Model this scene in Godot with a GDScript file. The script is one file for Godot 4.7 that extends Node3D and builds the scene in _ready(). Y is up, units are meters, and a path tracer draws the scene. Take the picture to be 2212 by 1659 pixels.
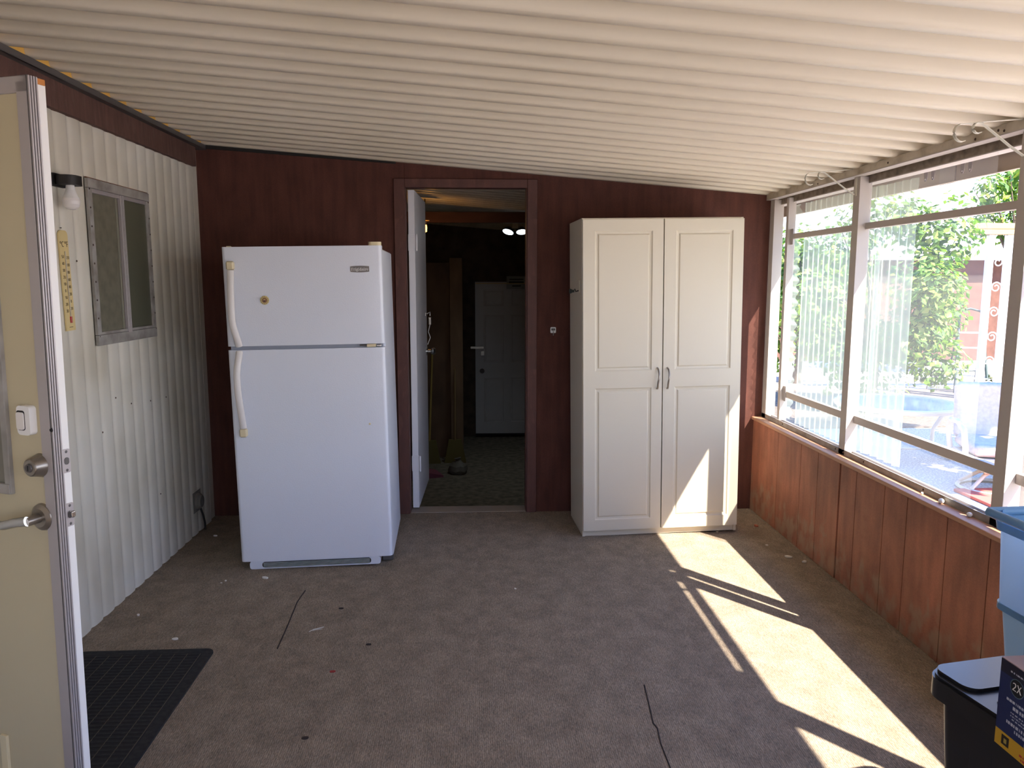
extends Node3D

# ------------------------------------------------------------------ mesh helper
class S:
	var v := PackedVector3Array()
	var n := PackedVector3Array()
	var uv := PackedVector2Array()
	var c := PackedColorArray()
	var col := Color.WHITE

	func tri(a: Vector3, b: Vector3, d: Vector3, na: Vector3, nb: Vector3, nd: Vector3, ua := Vector2.ZERO, ub := Vector2.ZERO, ud := Vector2.ZERO) -> void:
		var g := (b - a).cross(d - a)
		if g.length_squared() < 1e-16:
			return
		if g.dot(na + nb + nd) > 0.0:
			var t := b; b = d; d = t
			t = nb; nb = nd; nd = t
			var w := ub; ub = ud; ud = w
		v.append_array([a, b, d]); n.append_array([na, nb, nd]); uv.append_array([ua, ub, ud]); c.append_array([col, col, col])

	func quad(a: Vector3, b: Vector3, d: Vector3, e: Vector3, nn: Vector3) -> void:
		tri(a, b, d, nn, nn, nn, Vector2(0, 0), Vector2(1, 0), Vector2(1, 1))
		tri(a, d, e, nn, nn, nn, Vector2(0, 0), Vector2(1, 1), Vector2(0, 1))

	func quad4(a: Vector3, b: Vector3, d: Vector3, e: Vector3, na: Vector3, nb: Vector3, nd: Vector3, ne: Vector3) -> void:
		tri(a, b, d, na, nb, nd, Vector2(0, 0), Vector2(1, 0), Vector2(1, 1))
		tri(a, d, e, na, nd, ne, Vector2(0, 0), Vector2(1, 1), Vector2(0, 1))

	# box by two corners with a soft chamfer
	func box(lo: Vector3, hi: Vector3, ch := 0.0, xf := Transform3D.IDENTITY) -> S:
		var m := (lo + hi) / 2.0
		var h := (hi - lo).abs() / 2.0
		ch = minf(ch, minf(h.x, minf(h.y, h.z)) * 0.9)
		var p := func(sx: float, sy: float, sz: float, k: int) -> Vector3:
			var q := Vector3(sx * (h.x - (ch if k != 0 else 0.0)), sy * (h.y - (ch if k != 1 else 0.0)), sz * (h.z - (ch if k != 2 else 0.0)))
			return xf * (m + q)
		var ax := [xf.basis.x.normalized(), xf.basis.y.normalized(), xf.basis.z.normalized()]
		for s in [-1.0, 1.0]:
			quad(p.call(s, -1, -1, 0), p.call(s, 1, -1, 0), p.call(s, 1, 1, 0), p.call(s, -1, 1, 0), ax[0] * s)
			quad(p.call(-1, s, -1, 1), p.call(1, s, -1, 1), p.call(1, s, 1, 1), p.call(-1, s, 1, 1), ax[1] * s)
			quad(p.call(-1, -1, s, 2), p.call(1, -1, s, 2), p.call(1, 1, s, 2), p.call(-1, 1, s, 2), ax[2] * s)
		if ch > 0.0:
			for s in [-1.0, 1.0]:
				for t in [-1.0, 1.0]:
					quad4(p.call(s, t, -1, 0), p.call(s, t, 1, 0), p.call(s, t, 1, 1), p.call(s, t, -1, 1), ax[0] * s, ax[0] * s, ax[1] * t, ax[1] * t)
					quad4(p.call(s, -1, t, 0), p.call(s, 1, t, 0), p.call(s, 1, t, 2), p.call(s, -1, t, 2), ax[0] * s, ax[0] * s, ax[2] * t, ax[2] * t)
					quad4(p.call(-1, s, t, 1), p.call(1, s, t, 1), p.call(1, s, t, 2), p.call(-1, s, t, 2), ax[1] * s, ax[1] * s, ax[2] * t, ax[2] * t)
					for w in [-1.0, 1.0]:
						tri(p.call(s, t, w, 0), p.call(s, t, w, 1), p.call(s, t, w, 2), ax[0] * s, ax[1] * t, ax[2] * w)
		return self

	# tube along points
	func tube(pts: Array, r: float, sides := 8, r2 := -1.0, flat := 1.0, upv := Vector3.ZERO) -> S:
		var last: Array = []
		var lastn: Array = []
		var prev := Vector3.ZERO
		for i in pts.size():
			var p: Vector3 = pts[i]
			var t: Vector3 = (pts[mini(i + 1, pts.size() - 1)] - pts[maxi(i - 1, 0)])
			t = t.normalized()
			var u := prev
			if upv != Vector3.ZERO:
				u = upv
			elif u == Vector3.ZERO:
				u = Vector3.UP if absf(t.y) < 0.9 else Vector3.RIGHT
			u = (u - t * u.dot(t)).normalized()
			prev = u
			var w := t.cross(u)
			var rr := r if r2 < 0.0 else lerpf(r, r2, float(i) / maxf(1.0, pts.size() - 1.0))
			var ring: Array = []
			var rn: Array = []
			for k in sides:
				var a := TAU * k / sides
				var off := u * cos(a) * rr * flat + w * sin(a) * rr
				ring.append(p + off)
				rn.append((u * cos(a) / flat + w * sin(a)).normalized())
			if i > 0:
				for k in sides:
					var k2 := (k + 1) % sides
					quad4(last[k], last[k2], ring[k2], ring[k], lastn[k], lastn[k2], rn[k2], rn[k])
			if i == 0 or i == pts.size() - 1:
				var cn := -t if i == 0 else t
				for k in sides:
					tri(p, ring[k], ring[(k + 1) % sides], cn, cn, cn)
			last = ring
			lastn = rn
		return self

	# lathe: profile of Vector2(r, h) round the transform's y axis
	func lathe(prof: Array, sides: int, xf := Transform3D.IDENTITY) -> S:
		for i in prof.size() - 1:
			var a: Vector2 = prof[i]
			var b: Vector2 = prof[i + 1]
			var d := b - a
			var nn := Vector2(d.y, -d.x).normalized()
			for k in sides:
				var t0 := TAU * k / sides
				var t1 := TAU * (k + 1) / sides
				var f := func(q: Vector2, t: float) -> Vector3: return xf * Vector3(cos(t) * q.x, q.y, sin(t) * q.x)
				var g := func(t: float) -> Vector3: return (xf.basis * Vector3(cos(t) * nn.x, nn.y, sin(t) * nn.x)).normalized()
				var sgn := 1.0
				quad4(f.call(a, t0), f.call(a, t1), f.call(b, t1), f.call(b, t0), g.call(t0) * sgn, g.call(t1) * sgn, g.call(t1) * sgn, g.call(t0) * sgn)
		return self

	# polygon (in the transform's xy plane) pushed out along its z from z0 to z1
	func prism(poly: PackedVector2Array, z0: float, z1: float, xf := Transform3D.IDENTITY, smooth := false) -> S:
		var idx := Geometry2D.triangulate_polygon(poly)
		var nz := xf.basis.z.normalized()
		for i in range(0, idx.size(), 3):
			var q: Array = []
			for k in 3:
				q.append(poly[idx[i + k]])
			tri(xf * Vector3(q[0].x, q[0].y, z1), xf * Vector3(q[1].x, q[1].y, z1), xf * Vector3(q[2].x, q[2].y, z1), nz, nz, nz)
			tri(xf * Vector3(q[0].x, q[0].y, z0), xf * Vector3(q[1].x, q[1].y, z0), xf * Vector3(q[2].x, q[2].y, z0), -nz, -nz, -nz)
		var cw := Geometry2D.is_polygon_clockwise(poly)
		var en: Array = []
		for i in poly.size():
			var d := poly[(i + 1) % poly.size()] - poly[i]
			var q := Vector2(d.y, -d.x).normalized() * (-1.0 if cw else 1.0)
			en.append(q)
		for i in poly.size():
			var j := (i + 1) % poly.size()
			var ni: Vector2 = en[i]
			var nj: Vector2 = en[i]
			if smooth:
				var pv: Vector2 = en[(i + poly.size() - 1) % poly.size()]
				var nx: Vector2 = en[j]
				if pv.dot(en[i]) > 0.6: ni = (ni + pv).normalized()
				if nx.dot(en[i]) > 0.6: nj = (nj + nx).normalized()
			var a := poly[i]
			var b := poly[j]
			var n0 := (xf.basis * Vector3(ni.x, ni.y, 0)).normalized()
			var n1 := (xf.basis * Vector3(nj.x, nj.y, 0)).normalized()
			quad4(xf * Vector3(a.x, a.y, z0), xf * Vector3(b.x, b.y, z0), xf * Vector3(b.x, b.y, z1), xf * Vector3(a.x, a.y, z1), n0, n1, n1, n0)
		return self

	# open sheet: profile points pushed along "along", smooth across
	func sheet(prof: Array, along: Vector3, smooth := true) -> S:
		var nn: Array = []
		for i in prof.size() - 1:
			var d: Vector3 = prof[i + 1] - prof[i]
			nn.append(d.cross(along).normalized())
		for i in prof.size() - 1:
			var a: Vector3 = nn[i]
			var b: Vector3 = nn[i]
			if smooth:
				if i > 0: a = (a + nn[i - 1]).normalized()
				if i < nn.size() - 1: b = (b + nn[i + 1]).normalized()
			var p: Vector3 = prof[i]
			var q: Vector3 = prof[i + 1]
			quad4(p, q, q + along, p + along, a, b, b, a)
		return self

	func mesh() -> ArrayMesh:
		var arr: Array = []
		arr.resize(Mesh.ARRAY_MAX)
		arr[Mesh.ARRAY_VERTEX] = v
		arr[Mesh.ARRAY_NORMAL] = n
		arr[Mesh.ARRAY_TEX_UV] = uv
		arr[Mesh.ARRAY_COLOR] = c
		var m := ArrayMesh.new()
		m.add_surface_from_arrays(Mesh.PRIMITIVE_TRIANGLES, arr)
		return m

# ------------------------------------------------------------------ scene helpers
var taken := {}
var rng := RandomNumberGenerator.new()

func numbered(called: String) -> String:
	var k: int = taken.get(called, 0)
	taken[called] = k + 1
	return called if k == 0 else "%s_%03d" % [called, k]

func tag(o: Node, label: String, category: String, group := "", kind := "") -> void:
	o.set_meta("label", label)
	o.set_meta("category", category)
	if group: o.set_meta("group", group)
	if kind: o.set_meta("kind", kind)

func thing(called: String, label: String, category: String, at := Vector3.ZERO, euler := Vector3.ZERO, group := "", kind := "") -> Node3D:
	var o := Node3D.new()
	o.name = numbered(called)
	add_child(o)
	o.position = at
	o.rotation_degrees = euler
	tag(o, label, category, group, kind)
	return o

func part(parent: Node, called: String, s: S, m: Material, label := "") -> MeshInstance3D:
	return mpart(parent, called, s.mesh(), m, label)

func mpart(parent: Node, called: String, mesh: Mesh, m: Material, label := "") -> MeshInstance3D:
	var o := MeshInstance3D.new()
	o.mesh = mesh
	o.material_override = m
	o.name = called
	if label: o.set_meta("label", label)
	parent.add_child(o, true)
	return o

func mat(col: Color, rough := 0.7, metal := 0.0) -> StandardMaterial3D:
	var m := StandardMaterial3D.new()
	m.albedo_color = col
	m.roughness = rough
	m.metallic = metal
	return m

func c8(r: float, g: float, b: float, a := 1.0) -> Color:
	return Color(r / 255.0, g / 255.0, b / 255.0, a)

func tex_noise(seed_: int, freq: float, ramp: Array, size := 512, octaves := 4, kind := FastNoiseLite.TYPE_SIMPLEX_SMOOTH) -> NoiseTexture2D:
	var nz := FastNoiseLite.new()
	nz.seed = seed_
	nz.frequency = freq
	nz.noise_type = kind
	nz.fractal_octaves = octaves
	var t := NoiseTexture2D.new()
	t.width = size
	t.height = size
	t.seamless = true
	t.noise = nz
	if ramp.size():
		var g := Gradient.new()
		var off := PackedFloat32Array()
		var cc := PackedColorArray()
		for i in ramp.size():
			off.append(float(i) / (ramp.size() - 1))
			cc.append(ramp[i])
		g.offsets = off
		g.colors = cc
		t.color_ramp = g
	return t

func tri_mat(t: Texture2D, scale: Vector3, rough := 0.8, tint := Color.WHITE, world := true) -> StandardMaterial3D:
	var m := mat(tint, rough)
	m.albedo_texture = t
	m.uv1_triplanar = true
	m.uv1_world_triplanar = world
	m.uv1_scale = scale
	return m

func rrect(w: float, h: float, r: float, seg := 5, cx := 0.0, cy := 0.0) -> PackedVector2Array:
	var p := PackedVector2Array()
	for q in 4:
		var sx := 1.0 if q == 0 or q == 3 else -1.0
		var sy := 1.0 if q < 2 else -1.0
		for k in seg + 1:
			var a := PI / 2 * q + PI / 2 * k / seg
			p.append(Vector2(cx + sx * (w / 2 - r) + cos(a) * r, cy + sy * (h / 2 - r) + sin(a) * r))
	return p

# face made of a grid with rectangular holes (panels), plus rim down to depth
func panel_door(parent: Node, w: float, h: float, t: float, panels: Array, m: Material, zf := 0.0) -> MeshInstance3D:
	# slab from x 0..w, y 0..h, front at z = zf, back at zf - t
	var s := S.new()
	var dp := 0.009
	s.box(Vector3(0, 0, zf - t), Vector3(w, h, zf - dp), 0.0)
	var xs: Array = [0.0, w]
	var ys: Array = [0.0, h]
	for p in panels:
		for q in [p[0], p[2]]:
			if not xs.has(q): xs.append(q)
		for q in [p[1], p[3]]:
			if not ys.has(q): ys.append(q)
	xs.sort()
	ys.sort()
	for i in xs.size() - 1:
		for j in ys.size() - 1:
			var cx: float = (xs[i] + xs[i + 1]) / 2
			var cy: float = (ys[j] + ys[j + 1]) / 2
			var hole := false
			for p in panels:
				if cx > p[0] and cx < p[2] and cy > p[1] and cy < p[3]: hole = true
			if not hole:
				s.quad(Vector3(xs[i], ys[j], zf), Vector3(xs[i + 1], ys[j], zf), Vector3(xs[i + 1], ys[j + 1], zf), Vector3(xs[i], ys[j + 1], zf), Vector3.BACK)
	for q in [[Vector3(0, 0, 0), Vector3(w, 0, 0), Vector3.DOWN], [Vector3(0, h, 0), Vector3(w, h, 0), Vector3.UP], [Vector3(0, 0, 0), Vector3(0, h, 0), Vector3.LEFT], [Vector3(w, 0, 0), Vector3(w, h, 0), Vector3.RIGHT]]:
		var a: Vector3 = q[0] + Vector3(0, 0, zf)
		var b: Vector3 = q[1] + Vector3(0, 0, zf)
		s.quad(a, b, b - Vector3(0, 0, dp), a - Vector3(0, 0, dp), q[2])
	var door := part(parent, "door", s, m)
	for p in panels:
		var ps := S.new()
		var steps := [[0.0, 0.0], [0.006, -0.0055], [0.016, -0.007], [0.022, -0.0015], [0.026, -0.001]]
		for k in steps.size() - 1:
			var i0: float = steps[k][0]
			var z0: float = zf + steps[k][1]
			var i1: float = steps[k + 1][0]
			var z1: float = zf + steps[k + 1][1]
			var A := [Vector3(p[0] + i0, p[1] + i0, z0), Vector3(p[2] - i0, p[1] + i0, z0), Vector3(p[2] - i0, p[3] - i0, z0), Vector3(p[0] + i0, p[3] - i0, z0)]
			var B := [Vector3(p[0] + i1, p[1] + i1, z1), Vector3(p[2] - i1, p[1] + i1, z1), Vector3(p[2] - i1, p[3] - i1, z1), Vector3(p[0] + i1, p[3] - i1, z1)]
			for e in 4:
				var f := (e + 1) % 4
				var nn: Vector3 = (A[f] - A[e]).cross(B[e] - A[e]).normalized()
				if nn.z < 0: nn = -nn
				ps.quad(A[e], A[f], B[f], B[e], nn)
		var ii := 0.026
		ps.quad(Vector3(p[0] + ii, p[1] + ii, zf - 0.001), Vector3(p[2] - ii, p[1] + ii, zf - 0.001), Vector3(p[2] - ii, p[3] - ii, zf - 0.001), Vector3(p[0] + ii, p[3] - ii, zf - 0.001), Vector3.BACK)
		part(door, "panel", ps, m)
	return door

func arc(cx: float, cy: float, r: float, a0: float, a1: float, k: int) -> PackedVector2Array:
	var p := PackedVector2Array()
	for i in k + 1:
		var a := lerpf(a0, a1, float(i) / k)
		p.append(Vector2(cx + cos(a) * r, cy + sin(a) * r))
	return p

func text_mesh(t: String, h: float, depth := 0.0006, font := "Droid Sans") -> TextMesh:
	var f := SystemFont.new()
	f.font_names = PackedStringArray([font])
	var m := TextMesh.new()
	m.font = f
	m.text = t
	m.font_size = 32
	m.pixel_size = h / 23.0
	m.depth = depth
	return m

# sizes of the place, in metres
const XL := -1.62
const XW := 1.75
const ZB := -4.685
const ZF := 1.6
const GROUND := -0.5
const SHED := -0.55

func roof_y(x: float) -> float:
	return 1.972 + 0.0798 * (1.748 - x)

var M := {}

func _ready() -> void:
	rng.seed = 7
	# ---------------------------------------------------------------- camera
	var cam := Camera3D.new()
	cam.name = "camera"
	add_child(cam)
	cam.transform = Transform3D(Basis(Vector3(0.998904, 0.000153, 0.046797), Vector3(0.006102, 0.991031, -0.133492), Vector3(-0.046398, 0.133632, 0.989944)), Vector3(0, 1.45, 0))
	cam.fov = rad_to_deg(2.0 * atan(829.5 / 1650.0))
	cam.near = 0.05
	cam.far = 200.0
	cam.current = true
	# ---------------------------------------------------------------- sky, sun
	var env := Environment.new()
	env.background_mode = Environment.BG_SKY
	var sky := Sky.new()
	var sm := ProceduralSkyMaterial.new()
	sm.sky_top_color = Color(0.36, 0.55, 0.88)
	sm.sky_horizon_color = Color(0.91, 0.935, 0.97)
	sm.sky_curve = 0.2
	sm.ground_bottom_color = Color(0.62, 0.56, 0.50)
	sm.ground_horizon_color = Color(0.72, 0.68, 0.62)
	sky.sky_material = sm
	env.sky = sky
	env.background_energy_multiplier = 4.8
	env.tonemap_mode = Environment.TONE_MAPPER_LINEAR
	env.tonemap_exposure = 1.32
	env.sdfgi_enabled = true
	env.ssao_enabled = true
	env.ssil_enabled = true
	var we := WorldEnvironment.new()
	we.name = "world_environment"
	we.environment = env
	add_child(we)
	var sun := DirectionalLight3D.new()
	sun.name = "sun"
	add_child(sun)
	sun.look_at_from_position(Vector3.ZERO, Vector3(-1.0, -1.82, -1.28), Vector3.UP)
	sun.light_color = Color(1.0, 0.965, 0.91)
	sun.light_energy = 6.2
	sun.light_angular_distance = 0.53
	sun.shadow_enabled = true
	sun.sky_mode = DirectionalLight3D.SKY_MODE_LIGHT_ONLY

	materials()
	structure()
	right_windows()
	refrigerator()
	cabinet()
	entry_door()
	left_wall_things()
	floor_things()
	totes()
	shed()
	outside()

func carpet_texture() -> ImageTexture:
	var img := Image.create(1024, 1024, false, Image.FORMAT_RGB8)
	var r := RandomNumberGenerator.new()
	r.seed = 11
	var big := FastNoiseLite.new()
	big.seed = 5
	big.frequency = 0.006
	big.fractal_octaves = 3
	var base := Color(0.550, 0.495, 0.430)
	# needle-punch ribs run along the room: columns of short dashes
	for x in 1024:
		var rib := 0.06 * cos(TAU * x / 8.0)
		var y := 0
		while y < 1024:
			var len_ := r.randi_range(4, 14)
			var k := 1.0 + rib + r.randf_range(-0.20, 0.20)
			var hue := r.randf_range(-0.02, 0.02)
			for j in len_:
				if y + j < 1024:
					var q := 1.0 + 0.10 * big.get_noise_2d(x, y + j)
					img.set_pixel(x, y + j, Color(base.r * k * q + hue, base.g * k * q, base.b * k * q - hue * 0.6))
			y += len_
	return ImageTexture.create_from_image(img)

func grain_texture(seed_: int, base: Color, amp: float, streak: float, stain: Color, stain_amt: float) -> ImageTexture:
	var w := 512
	var img := Image.create(w, w, false, Image.FORMAT_RGB8)
	var a := FastNoiseLite.new()
	a.seed = seed_
	a.frequency = 0.012
	a.fractal_octaves = 4
	var b := FastNoiseLite.new()
	b.seed = seed_ + 9
	b.frequency = 0.02
	b.fractal_octaves = 3
	var r := RandomNumberGenerator.new()
	r.seed = seed_
	for y in w:
		for x in w:
			var st := a.get_noise_2d(x * 4.0, y * streak)
			var bl := b.get_noise_2d(x * 0.6, y * 0.35)
			var k := 1.0 + amp * st + r.randf_range(-0.06, 0.06) + 0.10 * bl
			var col := Color(base.r * k, base.g * k, base.b * k)
			if stain_amt > 0.0:
				var q := clampf((b.get_noise_2d(x * 1.3 + 300.0, y * 0.45) - 0.22) * 4.0, 0.0, 1.0) * stain_amt
				col = col.lerp(stain, q)
			img.set_pixel(x, y, col)
	return ImageTexture.create_from_image(img)

# wainscot boards: paint with pale water marks and drips along the foot, as in the photograph
func wainscot_texture() -> ImageTexture:
	var w := 1536
	var h := 192
	var img := Image.create(w, h, false, Image.FORMAT_RGB8)
	var a := FastNoiseLite.new()
	a.seed = 31
	a.frequency = 0.02
	a.fractal_octaves = 4
	var b := FastNoiseLite.new()
	b.seed = 77
	b.frequency = 0.013
	b.fractal_octaves = 4
	var r := RandomNumberGenerator.new()
	r.seed = 4
	var drips: Array = []
	for i in 26:
		drips.append([r.randf_range(0, 560), r.randf_range(0.35, 0.95), r.randf_range(3, 12), r.randf_range(0.15, 0.5)])
	for x in w:
		for y in h:
			var up := 1.0 - float(y) / h      # 1 at top of the board
			var g := a.get_noise_2d(x * 3.0, y * 0.4)
			var bl := b.get_noise_2d(x, y * 0.6)
			var k := 1.0 + 0.14 * g + 0.16 * bl + r.randf_range(-0.05, 0.05)
			var col := Color(0.585 * k, 0.372 * k, 0.290 * k)
			# pale mineral marks, ragged, on the boards next to the corner
			var edge := 0.38 + 0.30 * b.get_noise_2d(x * 2.2, 40.0) - 0.00022 * x
			if up < edge:
				var q := clampf((edge - up) * 9.0, 0.0, 1.0) * clampf(0.35 + 1.5 * a.get_noise_2d(x * 2.0, y * 1.1 + 90.0), 0.0, 0.8)
				col = col.lerp(Color(0.60, 0.50, 0.42), q)
			for d in drips:
				var dx := absf(x - d[0] - 3.0 * sin(y * 0.06))
				if dx < d[2] and up < d[1]:
					col = col.lerp(Color(0.66, 0.47, 0.36), d[3] * (1.0 - dx / d[2]) * clampf((d[1] - up) * 7.0, 0.0, 1.0) * clampf(0.6 + a.get_noise_2d(x, y * 2.0), 0.0, 1.0))
			img.set_pixel(x, y, col)
	return ImageTexture.create_from_image(img)

func materials() -> void:
	M.carpet = tri_mat(carpet_texture(), Vector3(1.15, 1.15, 1.15), 1.0)
	M.carpet.metallic_specular = 0.15
	M.brown = tri_mat(grain_texture(3, Color(0.355, 0.222, 0.19), 0.10, 0.35, Color.BLACK, 0.0), Vector3(0.9, 0.9, 0.9), 0.75)
	M.brown.metallic_specular = 0.3
	M.trim_brown = tri_mat(grain_texture(8, Color(0.36, 0.215, 0.18), 0.08, 0.3, Color(0.5, 0.33, 0.27), 0.3), Vector3(1.1, 1.1, 1.1), 0.6)
	M.fascia_brown = tri_mat(grain_texture(15, Color(0.36, 0.25, 0.215), 0.16, 0.3, Color(0.42, 0.33, 0.28), 0.35), Vector3(1.3, 1.3, 1.3), 0.85)
	var wt := mat(Color.WHITE, 0.62)
	wt.albedo_texture = wainscot_texture()
	M.wainscot = wt
	M.siding = tri_mat(tex_noise(21, 0.006, [c8(196, 188, 168), c8(212, 206, 190), c8(222, 217, 204)], 512, 4), Vector3(0.45, 0.45, 0.45), 0.45)
	M.pan = tri_mat(tex_noise(22, 0.004, [c8(214, 203, 180), c8(222, 211, 190), c8(228, 218, 199)], 512, 3), Vector3(0.3, 0.3, 0.3), 0.42)
	M.foam = mat(c8(240, 190, 96), 0.9)
	M.grey_metal = mat(c8(92, 88, 86), 0.5, 0.3)
	M.alu = mat(c8(178, 171, 170), 0.38, 0.3)
	M.alu_dull = tri_mat(tex_noise(24, 0.02, [c8(118, 112, 106), c8(150, 145, 138), c8(172, 168, 162)], 256, 4), Vector3(1.6, 1.6, 1.6), 0.5)
	M.post = mat(c8(190, 181, 174), 0.45, 0.0)
	M.header = tri_mat(tex_noise(25, 0.012, [c8(140, 126, 108), c8(196, 184, 166), c8(214, 204, 188)], 512, 5), Vector3(1.2, 1.2, 1.2), 0.5)
	M.header2 = tri_mat(tex_noise(26, 0.02, [c8(92, 80, 68), c8(140, 126, 110), c8(168, 154, 138)], 512, 5), Vector3(1.4, 1.4, 1.4), 0.5)
	M.gutter = mat(c8(186, 172, 158), 0.5)
	M.bracket_white = mat(c8(214, 210, 196), 0.5)
	M.strap = mat(c8(120, 104, 104), 0.55, 0.3)
	M.dark = mat(c8(30, 27, 25), 0.8)
	M.black = mat(c8(34, 32, 31), 0.55)
	M.screw = mat(c8(80, 62, 54), 0.6, 0.4)
	var p := mat(Color(0.80, 0.85, 0.80, 0.38), 0.3)
	p.transparency = BaseMaterial3D.TRANSPARENCY_ALPHA
	p.backlight_enabled = true
	p.backlight = Color(0.75, 0.82, 0.75)
	p.cull_mode = BaseMaterial3D.CULL_DISABLED
	M.plastic_sheet = p
	var q := mat(Color(0.58, 0.58, 0.58, 0.15), 0.8)
	q.transparency = BaseMaterial3D.TRANSPARENCY_ALPHA
	q.backlight_enabled = true
	q.backlight = Color(0.85, 0.85, 0.85)
	q.cull_mode = BaseMaterial3D.CULL_DISABLED
	M.screen = q
	M.fridge = mat(c8(226, 229, 237), 0.34)
	M.fridge.normal_enabled = true
	M.fridge.normal_texture = bump(33, 0.09, 1.2)
	M.fridge.normal_scale = 0.25
	M.fridge.uv1_triplanar = true
	M.fridge.uv1_scale = Vector3(5, 5, 5)
	M.fridge_grey = mat(c8(150, 154, 164), 0.5)
	M.cream = mat(c8(222, 207, 168), 0.45)
	M.handle_white = mat(c8(228, 222, 216), 0.4)
	M.cab = mat(c8(220, 211, 190), 0.42)
	M.nickel = mat(c8(150, 142, 132), 0.32, 0.85)
	M.chrome = mat(c8(198, 196, 194), 0.22, 0.95)
	M.door_cream = mat(c8(196, 184, 152), 0.55)
	M.door_white = mat(c8(226, 226, 230), 0.45)
	M.white = mat(c8(232, 230, 226), 0.45)
	M.orange_wood = mat(c8(190, 122, 58), 0.7)
	M.rubber = tri_mat(tex_noise(41, 0.05, [c8(20, 20, 20), c8(34, 33, 32), c8(46, 44, 42)], 256, 3), Vector3(3, 3, 3), 0.85)
	M.mat_line = mat(c8(84, 74, 62), 0.95)

func bump(seed_: int, freq: float, strength: float) -> NoiseTexture2D:
	var t := tex_noise(seed_, freq, [], 256, 2)
	t.as_normal_map = true
	t.bump_strength = strength
	return t

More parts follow.
